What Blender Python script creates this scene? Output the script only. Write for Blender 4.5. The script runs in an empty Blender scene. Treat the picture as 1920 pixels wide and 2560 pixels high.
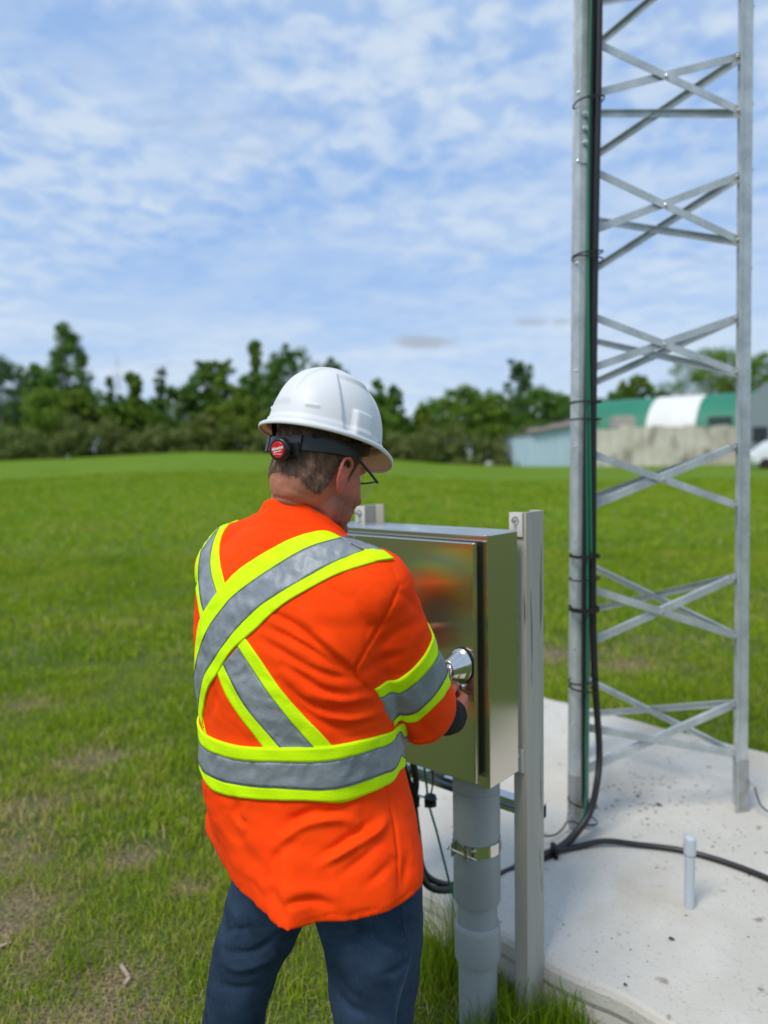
import bpy, bmesh, math, random
import numpy as np
from mathutils import Vector, Matrix, noise as mnoise
from mathutils.bvhtree import BVHTree
random.seed(7); RNG = np.random.default_rng(11)
S = bpy.context.scene; COL = S.collection
rad = math.radians
# ------------------------------------------------------------------ camera
FPX = 1850.0; PITCH = rad(4.1); ROLL = rad(-1.0); CAM = np.array([0.0, 0.0, 1.67])
_F = np.array([0, math.cos(PITCH), -math.sin(PITCH)]); _U0 = np.array([0, math.sin(PITCH), math.cos(PITCH)]); _R0 = np.array([1.0, 0, 0])
_R = _R0*math.cos(ROLL)+_U0*math.sin(ROLL); _U = -_R0*math.sin(ROLL)+_U0*math.cos(ROLL)
cd = bpy.data.cameras.new('camera'); cam = bpy.data.objects.new('camera', cd); COL.objects.link(cam); S.camera = cam
cd.sensor_fit = 'VERTICAL'; cd.sensor_height = 36.0; cd.sensor_width = 27.0; cd.lens = FPX/2560*36.0
cd.clip_start = 0.05; cd.clip_end = 3000
M = Matrix(((_R[0], _U[0], -_F[0], CAM[0]), (_R[1], _U[1], -_F[1], CAM[1]), (_R[2], _U[2], -_F[2], CAM[2]), (0, 0, 0, 1)))
cam.matrix_world = M
cd.dof.use_dof = True; cd.dof.focus_distance = 1.6; cd.dof.aperture_fstop = 1.75
# ------------------------------------------------------------------ world, sun, exposure
SUN_EL, SUN_AZ = rad(56), rad(-140)      # azimuth measured from +Y clockwise: the sun stands behind the camera, to the left
w = bpy.data.worlds.new('World'); S.world = w; w.use_nodes = True
def world():
    nt = w.node_tree; N = nt.nodes; L = nt.links; N.clear()
    out = N.new('ShaderNodeOutputWorld'); bg = N.new('ShaderNodeBackground'); sky = N.new('ShaderNodeTexSky')
    sky.sky_type = 'NISHITA'; sky.sun_disc = False; sky.sun_elevation = SUN_EL; sky.sun_rotation = SUN_AZ
    sky.air_density = 1.0; sky.dust_density = 1.6; sky.ozone_density = 1.5; sky.altitude = 200
    bg.inputs[1].default_value = 0.15
    tc = N.new('ShaderNodeTexCoord'); sx = N.new('ShaderNodeSeparateXYZ'); L.new(tc.outputs['Generated'], sx.inputs[0])
    def math_(op, a, b=None, clamp=False):
        n = N.new('ShaderNodeMath'); n.operation = op; n.use_clamp = clamp
        for i, q in enumerate((a, b)):
            if q is None: continue
            if isinstance(q, (int, float)): n.inputs[i].default_value = q
            else: L.new(q, n.inputs[i])
        return n.outputs[0]
    zz = math_('ADD', math_('MAXIMUM', sx.outputs[2], 0.0), 0.16)
    px = math_('DIVIDE', sx.outputs[0], zz); py = math_('DIVIDE', sx.outputs[1], zz)
    cx = N.new('ShaderNodeCombineXYZ'); L.new(px, cx.inputs[0]); L.new(py, cx.inputs[1])
    def noi(scale, detail, rough, dist, off=(0, 0, 0), sc=(1, 1, 1)):
        mp = N.new('ShaderNodeMapping'); mp.inputs['Location'].default_value = off; mp.inputs['Scale'].default_value = sc
        L.new(cx.outputs[0], mp.inputs[0]); n = N.new('ShaderNodeTexNoise'); n.inputs['Scale'].default_value = scale
        n.inputs['Detail'].default_value = detail; n.inputs['Roughness'].default_value = rough; n.inputs['Distortion'].default_value = dist
        L.new(mp.outputs[0], n.inputs['Vector']); return n.outputs[0]
    def ramp(x, a, b):
        r = N.new('ShaderNodeMapRange'); r.interpolation_type = 'SMOOTHSTEP'; r.inputs[1].default_value = a; r.inputs[2].default_value = b
        L.new(x, r.inputs[0]); return r.outputs[0]
    big = ramp(noi(0.9, 4, .55, .6, (3.1, 1.4, 0)), .26, .60)
    small = ramp(noi(10.5, 4, .5, .3, (1.3, 7.7, 2)), .34, .66)
    thin = ramp(noi(1.8, 6, .55, .5, (9.3, 2.7, 1), (.8, 1.2, 1)), .30, .75)
    hi_ = N.new('ShaderNodeMapRange'); hi_.inputs[1].default_value = .12; hi_.inputs[2].default_value = .36; hi_.inputs[3].default_value = .25; L.new(sx.outputs[2], hi_.inputs[0])
    small = math_('MULTIPLY', small, hi_.outputs[0])
    m1 = math_('MULTIPLY', small, math_('ADD', math_('MULTIPLY', big, .75), .15))
    m = math_('ADD', math_('MULTIPLY', m1, .62), math_('MULTIPLY', thin, .38))
    # veil of haze towards the horizon
    hz = N.new('ShaderNodeMapRange'); hz.inputs[1].default_value = 0.0; hz.inputs[2].default_value = 0.30; hz.inputs[3].default_value = .50; hz.inputs[4].default_value = .0
    L.new(sx.outputs[2], hz.inputs[0])
    m = math_('MINIMUM', math_('ADD', m, hz.outputs[0]), 0.93)
    grey = ramp(noi(3.0, 4, .5, .3, (.4, 5.2, 4), (.7, 1.6, 1)), .60, .72)
    cc = N.new('ShaderNodeMixRGB'); cc.inputs[1].default_value = (4.6, 5.15, 5.6, 1); cc.inputs[2].default_value = (3.6, 4.1, 4.8, 1); L.new(grey, cc.inputs[0])
    bl = N.new('ShaderNodeMixRGB'); bl.blend_type = 'MIX'; bl.inputs[0].default_value = .80; bl.inputs[2].default_value = (1.85, 3.1, 5.45, 1); L.new(sky.outputs[0], bl.inputs[1])
    mix = N.new('ShaderNodeMixRGB'); L.new(m, mix.inputs[0]); L.new(bl.outputs[0], mix.inputs[1]); L.new(cc.outputs[0], mix.inputs[2])
    # two small grey clouds low in the sky to the right
    last = mix.outputs[0]; qx = math_('DIVIDE', sx.outputs[0], sx.outputs[1]); qz = math_('DIVIDE', sx.outputs[2], sx.outputs[1]); wob = math_('MULTIPLY', math_('SUBTRACT', noi(9.0, 4, .6, .2, (2, 2, 2)), .5), 1.6); fw_ = math_('GREATER_THAN', sx.outputs[1], 0.0)
    for (X0, Z0, a, b, am) in ((.062, .154, .042, .009, .95), (.040, .157, .026, .007, .8), (.200, .179, .026, .006, .75), (.240, .178, .014, .005, .65)):
        e1 = math_('POWER', math_('ABSOLUTE', math_('DIVIDE', math_('SUBTRACT', qx, X0), a)), 2.0); e2 = math_('POWER', math_('ABSOLUTE', math_('DIVIDE', math_('SUBTRACT', qz, Z0), b)), 2.0)
        r_ = ramp(math_('ADD', math_('ADD', e1, e2), wob), 1.5, .0); f_ = math_('MULTIPLY', math_('MULTIPLY', r_, am), fw_)
        mx2 = N.new('ShaderNodeMixRGB'); L.new(f_, mx2.inputs[0]); L.new(last, mx2.inputs[1]); mx2.inputs[2].default_value = (2.6, 3.05, 3.7, 1); last = mx2.outputs[0]
    L.new(last, bg.inputs[0]); L.new(bg.outputs[0], out.inputs[0])
world()
sl = bpy.data.lights.new('sun', 'SUN'); sun = bpy.data.objects.new('sun', sl); COL.objects.link(sun)
sl.energy = 2.6; sl.angle = rad(20); sl.color = (1.0, .93, .83)
sd = Vector((math.sin(SUN_AZ)*math.cos(SUN_EL), math.cos(SUN_AZ)*math.cos(SUN_EL), math.sin(SUN_EL)))
sun.rotation_euler = sd.to_track_quat('Z', 'Y').to_euler(); sun.location = (0, 0, 12)
S.view_settings.view_transform = 'Standard'; S.view_settings.look = 'None'; S.view_settings.exposure = 0.12; S.view_settings.gamma = 1.0
S.cycles.max_bounces = 6
# ------------------------------------------------------------------ measuring aids
def ray(u, v): return _F+_R*(u-960)/FPX-_U*(v-1280)/FPX
def P(u, v, Y): d = ray(u, v); return CAM+d*Y/d[1]          # photo pixel -> the point at forward distance Y
def G(u, v, z): d = ray(u, v); return CAM+d*(z-CAM[2])/d[2]  # photo pixel -> the point at height z
def proj(V):
    V = np.asarray(V, float)-CAM; zf = V@_F
    return np.stack([960+FPX*(V@_R)/zf, 1280-FPX*(V@_U)/zf], -1)
def sst(x, a, b): t = np.clip((np.asarray(x, float)-a)/(b-a), 0, 1); return t*t*(3-2*t)
def spline(pts, n):
    p = np.asarray(pts, float); k = len(p); t = np.linspace(0, k-1, n); i = np.clip(t.astype(int), 0, k-2); f = (t-i)[:, None]
    p0 = p[np.maximum(i-1, 0)]; p1 = p[i]; p2 = p[i+1]; p3 = p[np.minimum(i+2, k-1)]
    return .5*((2*p1)+(-p0+p2)*f+(2*p0-5*p1+4*p2-p3)*f*f+(-p0+3*p1-3*p2+p3)*f**3)
def resample(pts, n):
    p = spline(pts, 20*len(pts)); d = np.r_[0, np.cumsum(np.linalg.norm(np.diff(p, axis=0), axis=1))]
    t = np.linspace(0, d[-1], n); return np.stack([np.interp(t, d, p[:, k]) for k in range(p.shape[1])], -1)
# ------------------------------------------------------------------ materials
def mat(name, col, rough=.6, metal=0.0, var=None, vscale=8.0, bump=0.0, bscale=60.0, spec=.5, aniso=0.0, coat=0.0, trans=0.0, detail=5, stretch=(1, 1, 1), sub=0.0):
    m = bpy.data.materials.new(name); m.use_nodes = True; nt = m.node_tree; N = nt.nodes; L = nt.links; b = N['Principled BSDF']
    b.inputs['Base Color'].default_value = (*col, 1); b.inputs['Roughness'].default_value = rough; b.inputs['Metallic'].default_value = metal
    b.inputs['Specular IOR Level'].default_value = spec; b.inputs['Anisotropic'].default_value = aniso; b.inputs['Coat Weight'].default_value = coat
    b.inputs['Transmission Weight'].default_value = trans
    if sub: b.inputs['Subsurface Weight'].default_value = sub; b.inputs['Subsurface Radius'].default_value = (.01, .004, .002); b.inputs['Subsurface Scale'].default_value = 1.0
    tc = N.new('ShaderNodeTexCoord'); mp = N.new('ShaderNodeMapping'); mp.inputs['Scale'].default_value = stretch; L.new(tc.outputs['Object'], mp.inputs[0])
    if var is not None:
        n = N.new('ShaderNodeTexNoise'); n.inputs['Scale'].default_value = vscale; n.inputs['Detail'].default_value = detail; L.new(mp.outputs[0], n.inputs['Vector'])
        r = N.new('ShaderNodeMapRange'); r.inputs[1].default_value = .33; r.inputs[2].default_value = .67; L.new(n.outputs[0], r.inputs[0])
        x = N.new('ShaderNodeMixRGB'); x.inputs[1].default_value = (*col, 1); x.inputs[2].default_value = (*var, 1); L.new(r.outputs[0], x.inputs[0]); L.new(x.outputs[0], b.inputs['Base Color'])
        x.name = 'VAR'
    if bump:
        n = N.new('ShaderNodeTexNoise'); n.inputs['Scale'].default_value = bscale; n.inputs['Detail'].default_value = 6; L.new(mp.outputs[0], n.inputs['Vector'])
        bp = N.new('ShaderNodeBump'); bp.inputs['Strength'].default_value = bump; bp.inputs['Distance'].default_value = .01; L.new(n.outputs[0], bp.inputs['Height']); L.new(bp.outputs[0], b.inputs['Normal'])
        bp.name = 'BUMP'
    return m
def overlay(m, col, scale, lo, hi, stretch=(1, 1, 1), amount=1.0, detail=6, off=(0, 0, 0), tex='noise'):
    """mix a second colour over a material where a noise passes a threshold (stains, cracks, spots)"""
    nt = m.node_tree; N = nt.nodes; L = nt.links; b = N['Principled BSDF']; bc = b.inputs['Base Color']
    tc = N.new('ShaderNodeTexCoord'); mp = N.new('ShaderNodeMapping'); mp.inputs['Scale'].default_value = stretch; mp.inputs['Location'].default_value = off; L.new(tc.outputs['Object'], mp.inputs[0])
    n = N.new('ShaderNodeTexNoise'); n.inputs['Scale'].default_value = scale; n.inputs['Detail'].default_value = detail; L.new(mp.outputs[0], n.inputs['Vector'])
    r = N.new('ShaderNodeMapRange'); r.inputs[1].default_value = lo; r.inputs[2].default_value = hi; r.inputs[4].default_value = amount; L.new(n.outputs[0], r.inputs[0])
    x = N.new('ShaderNodeMixRGB'); x.inputs[2].default_value = (*col, 1); L.new(r.outputs[0], x.inputs[0])
    if bc.is_linked: L.new(bc.links[0].from_socket, x.inputs[1])
    else: x.inputs[1].default_value = bc.default_value
    L.new(x.outputs[0], bc); return m
def attr_mix(m, attr, col, mode='MIX'):
    nt = m.node_tree; N = nt.nodes; L = nt.links; bc = N['Principled BSDF'].inputs['Base Color']
    a = N.new('ShaderNodeAttribute'); a.attribute_name = attr
    x = N.new('ShaderNodeMixRGB'); x.inputs[2].default_value = (*col, 1); L.new(a.outputs['Fac'], x.inputs[0])
    if bc.is_linked: L.new(bc.links[0].from_socket, x.inputs[1])
    else: x.inputs[1].default_value = bc.default_value
    L.new(x.outputs[0], bc); return m
# ------------------------------------------------------------------ mesh builder
ORG = {}
class MB:
    def __init__(s): s.v = []; s.f = []; s.n = 0
    def add(s, V, Fc):
        V = np.asarray(V, float); s.v.append(V); s.f += [tuple(int(i)+s.n for i in f) for f in Fc]; s.n += len(V); return s
    def box(s, c, ax, h):
        """c centre, ax three unit axes, h half sizes"""
        c = np.asarray(c, float); ax = [np.asarray(a, float) for a in ax]
        V = [c+ax[0]*h[0]*i+ax[1]*h[1]*j+ax[2]*h[2]*k for i in (-1, 1) for j in (-1, 1) for k in (-1, 1)]
        return s.add(V, [(0, 1, 3, 2), (4, 6, 7, 5), (0, 4, 5, 1), (2, 3, 7, 6), (0, 2, 6, 4), (1, 5, 7, 3)])
    def bar(s, a, b, side, w, t):
        a = np.asarray(a, float); b = np.asarray(b, float); d = (b-a)/np.linalg.norm(b-a); side = np.asarray(side, float); side = side-d*(side@d); side /= np.linalg.norm(side)
        return s.box((a+b)/2, (d, side, np.cross(d, side)), (np.linalg.norm(b-a)/2, w/2, t/2))
    def tube(s, path, r, n=12, cap=True, sq=(1, 1), up=(0, 0, 1)):
        p = np.asarray(path, float); k = len(p); r = np.broadcast_to(np.asarray(r, float), (k,)); T = np.gradient(p, axis=0); T /= np.linalg.norm(T, axis=1)[:, None]+1e-12
        u = np.cross(T[0], up)
        if np.linalg.norm(u) < 1e-3: u = np.cross(T[0], (1, 0, 0))
        V = []
        for i in range(k):
            u = u-T[i]*(u@T[i]); u /= np.linalg.norm(u); w_ = np.cross(T[i], u)
            for j in range(n): a = 2*math.pi*j/n; V.append(p[i]+r[i]*(math.cos(a)*u*sq[0]+math.sin(a)*w_*sq[1]))
        Fc = [(i*n+j, i*n+(j+1) % n, (i+1)*n+(j+1) % n, (i+1)*n+j) for i in range(k-1) for j in range(n)]
        if cap: Fc += [tuple(range(n))[::-1], tuple((k-1)*n+j for j in range(n))]
        return s.add(V, Fc)
    def lathe(s, c, axis, prof, n=32, side=None, sq=1.0):
        """prof = list of (distance along axis, radius)"""
        axis = np.asarray(axis, float); axis = axis/np.linalg.norm(axis); u = np.cross(axis, (0, 0, 1) if side is None else side)
        if np.linalg.norm(u) < 1e-3: u = np.array([1.0, 0, 0])
        u /= np.linalg.norm(u); w_ = np.cross(axis, u); c = np.asarray(c, float); V = []
        for (d, r) in prof:
            for j in range(n): a = 2*math.pi*j/n; V.append(c+axis*d+r*(math.cos(a)*u+math.sin(a)*w_*sq))
        k = len(prof); Fc = [(i*n+j, i*n+(j+1) % n, (i+1)*n+(j+1) % n, (i+1)*n+j) for i in range(k-1) for j in range(n)]
        Fc += [tuple(range(n))[::-1], tuple((k-1)*n+j for j in range(n))]
        return s.add(V, Fc)
    def ell(s, c, r, ax=None, n=24, m=16):
        ax = np.eye(3) if ax is None else np.asarray(ax, float); c = np.asarray(c, float); r = np.broadcast_to(r, (3,)); V = []
        for i in range(m+1):
            ph = math.pi*i/m
            for j in range(n):
                a = 2*math.pi*j/n; V.append(c+ax[0]*r[0]*math.sin(ph)*math.cos(a)+ax[1]*r[1]*math.sin(ph)*math.sin(a)+ax[2]*r[2]*math.cos(ph))
        Fc = [(i*n+j, (i+1)*n+j, (i+1)*n+(j+1) % n, i*n+(j+1) % n) for i in range(m) for j in range(n)]
        return s.add(V, Fc)
    def chain(s, pts, rr, n=16):
        """tapered limb with rounded ends"""
        p = np.asarray(pts, float); k = max(12, 6*len(p)); q = resample(np.c_[p, rr], k)
        s.tube(q[:, :3], q[:, 3], n); s.ell(p[0], rr[0], n=n, m=10); s.ell(p[-1], rr[-1], n=n, m=10); return s
    def build(s, name, m, parent=None, base=None, smooth=False, bevel=0.0, label=None, cat=None, group=None, kind=None, loc=None):
        V = np.concatenate(s.v); me = bpy.data.meshes.new(name)
        org = ORG[parent.name] if parent is not None else (np.asarray(base, float) if base is not None else np.zeros(3))
        me.from_pydata((V-org).tolist(), [], s.f); me.update()
        return finish(me, name, m, parent, org, smooth, bevel, label, cat, group, kind)
def finish(me, name, m, parent, org, smooth=False, bevel=0.0, label=None, cat=None, group=None, kind=None):
    if m is not None: me.materials.append(m)
    if smooth: me.polygons.foreach_set('use_smooth', [True]*len(me.polygons))
    o = bpy.data.objects.new(name, me); COL.objects.link(o)
    if parent is not None: o.parent = parent
    else: o.location = tuple(org)
    ORG[o.name] = np.asarray(org, float)
    if bevel:
        b = o.modifiers.new('bevel', 'BEVEL'); b.width = bevel; b.segments = 2; b.limit_method = 'ANGLE'; b.angle_limit = rad(35)
        me.polygons.foreach_set('use_smooth', [True]*len(me.polygons))
        wn = o.modifiers.new('wn', 'WEIGHTED_NORMAL')
    tag(o, label, cat, group, kind); return o
def tag(o, label=None, cat=None, group=None, kind=None):
    if label: o['label'] = label
    if cat: o['category'] = cat
    if group: o['group'] = group
    if kind: o['kind'] = kind
    return o
def empty(name, base, label, cat, group=None):
    o = bpy.data.objects.new(name, None); COL.objects.link(o); o.location = tuple(base); o.empty_display_size = .1; ORG[o.name] = np.asarray(base, float); return tag(o, label, cat, group)
def bolt(mb, c, ax, r=.006, h=.006, n=6):
    return mb.lathe(np.asarray(c)-np.asarray(ax)*.002, ax, [(0, r), (h, r), (h+.001, r*.8)], n)
Z = np.array([0, 0, 1.0])
# ================================================================== ground
def gh(x, y):
    x = np.asarray(x, float); y = np.asarray(y, float); xs = np.clip(x/np.maximum(y, 5)*60, -60, 60)
    H = np.interp(xs, [-60, -31, -15, -4, 4.5, 11, 25, 60], [1.7, 2.05, 2.5, 2.1, 1.35, 1.0, .95, .9])
    return H*sst(y, 9, 58)+.03*np.sin(x*.7+1)*np.sin(y*.5)*sst(y, 4, 9)
def dirt(x, y):
    """0..1 how bare the soil is: worn patches seen lower left and right of the tower"""
    d = np.zeros_like(x, dtype=float)
    for (u, v, rx, ry, a) in DP:
        q = DPW[(u, v)]; d = np.maximum(d, a*.84*np.exp(-(((x-q[0])/rx)**2+((y-q[1])/ry)**2)))
    return d
DP = [(60, 1765, .25, .22, .9), (230, 1905, .30, .28, .85), (120, 2010, .32, .2, .75), (320, 2150, .17, .18, .8), (20, 2140, .25, .3, .9), (40, 2290, .24, .3, .95), (120, 2400, .28, .18, .8), (300, 2450, .24, .16, .95), (230, 2540, .4, .14, .9),
      (470, 2220, .12, .1, .7), (1400, 1640, .6, .5, .8), (1560, 1665, .7, .35, .75), (1640, 1610, .5, .3, .6), (440, 2520, .14, .1, .6), (150, 2200, .2, .15, .6), (420, 1990, .3, .08, .35)]
DPW = {(d[0], d[1]): G(d[0], d[1], 0) for d in DP}
def ground():
    ys = np.r_[-np.geomspace(300, 1.5, 16), np.linspace(0, 1, 4), np.linspace(1.2, 7, 110), np.geomspace(7.1, 400, 90)]
    t = np.linspace(-1, 1, 261); V = []
    for y in ys:
        nr = max(6, abs(y)*1.1+3); x = t*nr+np.sign(t)*np.abs(t)**9*(450-nr); V.append(np.stack([x, np.full_like(x, y), gh(x, y)], -1))
    V = np.concatenate(V); n = len(t); Fc = [(i*n+j, i*n+j+1, (i+1)*n+j+1, (i+1)*n+j) for i in range(len(ys)-1) for j in range(n-1)]
    d = dirt(V[:, 0], V[:, 1])
    m = mat('field', (.130, .225, .009), .9, var=(.108, .196, .007), vscale=.35, spec=.15, detail=8)
    overlay(m, (.18, .22, .035), 1.2, .48, .75, amount=.6); overlay(m, (.06, .11, .012), 9, .5, .7, amount=.4)
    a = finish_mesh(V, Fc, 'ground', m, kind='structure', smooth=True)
    at = a.data.attributes.new('bare', 'FLOAT', 'POINT'); nz = np.array([mnoise.noise((p[0]*6, p[1]*6, 0)) for p in V]) if False else 0
    at.data.foreach_set('value', np.clip(d, 0, 1).astype(np.float32))
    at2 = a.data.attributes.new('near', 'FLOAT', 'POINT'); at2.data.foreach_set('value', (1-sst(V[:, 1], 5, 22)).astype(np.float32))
    nt = m.node_tree; N = nt.nodes; L = nt.links; bc = N['Principled BSDF'].inputs['Base Color']
    tc = N.new('ShaderNodeTexCoord')
    # thatch and soil under the near blades
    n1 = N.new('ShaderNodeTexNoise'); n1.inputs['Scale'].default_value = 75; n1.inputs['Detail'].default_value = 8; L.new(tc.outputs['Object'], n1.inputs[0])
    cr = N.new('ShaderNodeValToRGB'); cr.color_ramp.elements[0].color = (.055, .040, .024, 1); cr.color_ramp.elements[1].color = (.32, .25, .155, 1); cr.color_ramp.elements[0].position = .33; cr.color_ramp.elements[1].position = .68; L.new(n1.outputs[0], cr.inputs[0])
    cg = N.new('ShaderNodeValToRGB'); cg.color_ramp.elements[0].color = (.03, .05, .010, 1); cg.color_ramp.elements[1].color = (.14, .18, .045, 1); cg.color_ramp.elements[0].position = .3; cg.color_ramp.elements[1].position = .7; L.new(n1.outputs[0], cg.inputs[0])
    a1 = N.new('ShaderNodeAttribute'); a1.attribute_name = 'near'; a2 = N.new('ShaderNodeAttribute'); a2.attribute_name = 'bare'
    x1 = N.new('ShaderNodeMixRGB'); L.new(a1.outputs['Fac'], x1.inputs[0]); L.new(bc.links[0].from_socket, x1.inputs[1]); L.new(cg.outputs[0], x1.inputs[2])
    n2 = N.new('ShaderNodeTexNoise'); n2.inputs['Scale'].default_value = 7; n2.inputs['Detail'].default_value = 6; L.new(tc.outputs['Object'], n2.inputs[0])
    ad = N.new('ShaderNodeMath'); ad.operation = 'ADD'; L.new(a2.outputs['Fac'], ad.inputs[0]); L.new(n2.outputs[0], ad.inputs[1])
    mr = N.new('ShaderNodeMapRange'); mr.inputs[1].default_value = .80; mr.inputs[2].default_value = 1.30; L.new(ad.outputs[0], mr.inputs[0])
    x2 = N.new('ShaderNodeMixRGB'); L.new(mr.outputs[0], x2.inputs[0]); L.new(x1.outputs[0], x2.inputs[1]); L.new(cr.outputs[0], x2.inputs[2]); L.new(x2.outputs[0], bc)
    bp = N.new('ShaderNodeBump'); bp.inputs['Strength'].default_value = .7; bp.inputs['Distance'].default_value = .02; L.new(n1.outputs[0], bp.inputs['Height']); L.new(bp.outputs[0], N['Principled BSDF'].inputs['Normal'])
def finish_mesh(V, Fc, name, m, **k):
    mb = MB(); mb.add(V, Fc); return mb.build(name, m, **k)
ground()
SLZ = .16
SLC = [((2.59-3.9)/2, (2.59+3.9)/2), ((5.55-3.9)/2, (5.55+3.9)/2), ((5.55-.2)/2, (5.55+.2)/2), ((2.59-.2)/2, (2.59+.2)/2)]
def on_slab(x, y, mrg=0.0): return (x+y > 2.59-mrg*1.4) & (x+y < 5.55+mrg*1.4) & (x-y > -3.9-mrg*1.4) & (x-y < -.2+mrg*1.4)
def slab():
    m = mat('concrete', (.57, .545, .485), .85, var=(.49, .47, .415), vscale=3.2, bump=.25, bscale=90, spec=.3, detail=9)
    overlay(m, (.55, .44, .30), 2.1, .56, .75, amount=.55, off=(3.3, 1, 0)); overlay(m, (.20, .15, .10), 14, .66, .72, amount=.75, off=(0, 2, 0)); overlay(m, (.58, .57, .53), 5, .55, .75, amount=.5, off=(7, 0, 0)); overlay(m, (.36, .27, .16), 1.6, .60, .78, amount=.6, off=(.4, 1.2, 0))
    overlay(m, (.12, .09, .06), 42, .73, .77, amount=.7); overlay(m, (.30, .28, .25), 90, .60, .70, amount=.5); overlay(m, (.26, .25, .22), 1.1, .5, .505, stretch=(1, 1, 1), amount=0)
    c = [np.array(q) for q in SLC]; n = 60; top = []
    for i in range(4):
        a, b = c[i], c[(i+1) % 4]; e = (b-a)/np.linalg.norm(b-a); nn = np.array([e[1], -e[0]])
        for k in range(n):
            t = k/n; wv = .008*math.sin(t*19+i)+.006*math.sin(t*47+i*2)+.004*(random.random()-.5)
            top.append(a+(b-a)*t+nn*wv)
    top = np.array(top); ctr = top.mean(0); K = len(top); V = []; rings = [(-.06, SLZ), (-.022, SLZ), (-.009, SLZ-.006), (0, SLZ-.020), (.003, SLZ-.055), (-.004, SLZ-.075), (.001, .06), (.004, -.06)]
    for j, (o, z) in enumerate(rings):
        for i, p in enumerate(top):
            d = (p-ctr); d = d/np.linalg.norm(d); j2 = .004*mnoise.noise((p[0]*14, p[1]*14, z*30)) if j > 2 else 0
            q = p+d*(o+j2); V.append((q[0], q[1], z+.004*mnoise.noise((p[0]*5, p[1]*5, 9)) if 1 < j < 6 else z))
    Fc = [(j*K+i, (j+1)*K+i, (j+1)*K+(i+1) % K, j*K+(i+1) % K) for j in range(len(rings)-1) for i in range(K)]
    Fc.append(tuple(range(K)))
    finish_mesh(V, Fc, 'concrete_slab', m, base=(ctr[0], ctr[1], 0), label='pale stained concrete foundation slab under the steel tower', cat='slab')
slab()
# ------------------------------------------------------------------ grass
def blades(name, X, Y, Hh, W, tint, lean, lab, z0=None):
    n = len(X); az = RNG.uniform(0, 2*math.pi, n); la = RNG.uniform(0, 2*math.pi, n); z0 = gh(X, Y) if z0 is None else z0
    bx, by = np.cos(az)*W/2, np.sin(az)*W/2; lx, ly = np.cos(la)*lean*Hh, np.sin(la)*lean*Hh
    V = np.empty((n, 5, 3)); V[:, 0] = np.stack([X-bx, Y-by, z0-.004], -1); V[:, 1] = np.stack([X+bx, Y+by, z0-.004], -1)
    mx, my, mz = X+lx*.35, Y+ly*.35, z0+Hh*.6; V[:, 2] = np.stack([mx+bx*.8, my+by*.8, mz], -1); V[:, 3] = np.stack([mx-bx*.8, my-by*.8, mz], -1)
    V[:, 4] = np.stack([X+lx, Y+ly, z0+Hh*np.sqrt(np.maximum(1-lean**2*.6, .1))], -1)
    me = bpy.data.meshes.new(name); me.vertices.add(5*n); me.vertices.foreach_set('co', V.reshape(-1))
    base = (np.arange(n)*5)[:, None]; loops = np.concatenate([base+np.array([0, 1, 2, 3]), base+np.array([3, 2, 4])], 1).reshape(-1)
    me.loops.add(7*n); me.loops.foreach_set('vertex_index', loops.astype(np.int32)); me.polygons.add(2*n)
    ls = np.stack([np.arange(n)*7, np.arange(n)*7+4], -1).reshape(-1); me.polygons.foreach_set('loop_start', ls.astype(np.int32))
    me.polygons.foreach_set('loop_total', np.tile([4, 3], n).astype(np.int32)); me.update(calc_edges=True)
    a = me.attributes.new('tint', 'FLOAT', 'POINT'); a.data.foreach_set('value', np.repeat(tint, 5).astype(np.float32))
    m = bpy.data.materials.get('grass_blade')
    if m is None:
        m = mat('grass_blade', (.1, .2, .02), .65, spec=.12); N = m.node_tree.nodes; L = m.node_tree.links; at = N.new('ShaderNodeAttribute'); at.attribute_name = 'tint'
        cr = N.new('ShaderNodeValToRGB'); e = cr.color_ramp.elements; e[0].position = 0; e[0].color = (.10, .20, .008, 1); e[1].position = 1; e[1].color = (.48, .39, .20, 1)
        for p_, c_ in ((.35, (.20, .325, .010, 1)), (.6, (.30, .405, .018, 1)), (.8, (.37, .34, .085, 1))): q = e.new(p_); q.color = c_
        L.new(at.outputs['Fac'], cr.inputs[0]); L.new(cr.outputs[0], N['Principled BSDF'].inputs['Base Color'])
        tl = N.new('ShaderNodeBsdfTranslucent'); L.new(cr.outputs[0], tl.inputs[0]); mx_ = N.new('ShaderNodeMixShader'); mx_.inputs[0].default_value = .3
        L.new(N['Principled BSDF'].outputs[0], mx_.inputs[1]); L.new(tl.outputs[0], mx_.inputs[2]); L.new(mx_.outputs[0], N['Material Output'].inputs[0])
    return finish(me, name, m, None, np.zeros(3), kind='stuff', label=lab, cat='grass')
def vnoise(x, y, sc, sd=0):
    """cheap smooth value noise"""
    r = np.random.default_rng(sd).random((256, 256)); X = x*sc+500; Y = y*sc+500; i = np.floor(X).astype(int); j = np.floor(Y).astype(int); fx = X-i; fy = Y-j; fx = fx*fx*(3-2*fx); fy = fy*fy*(3-2*fy)
    g = lambda a, b: r[a % 256, b % 256]
    return (g(i, j)*(1-fx)+g(i+1, j)*fx)*(1-fy)+(g(i, j+1)*(1-fx)+g(i+1, j+1)*fx)*fy
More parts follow.
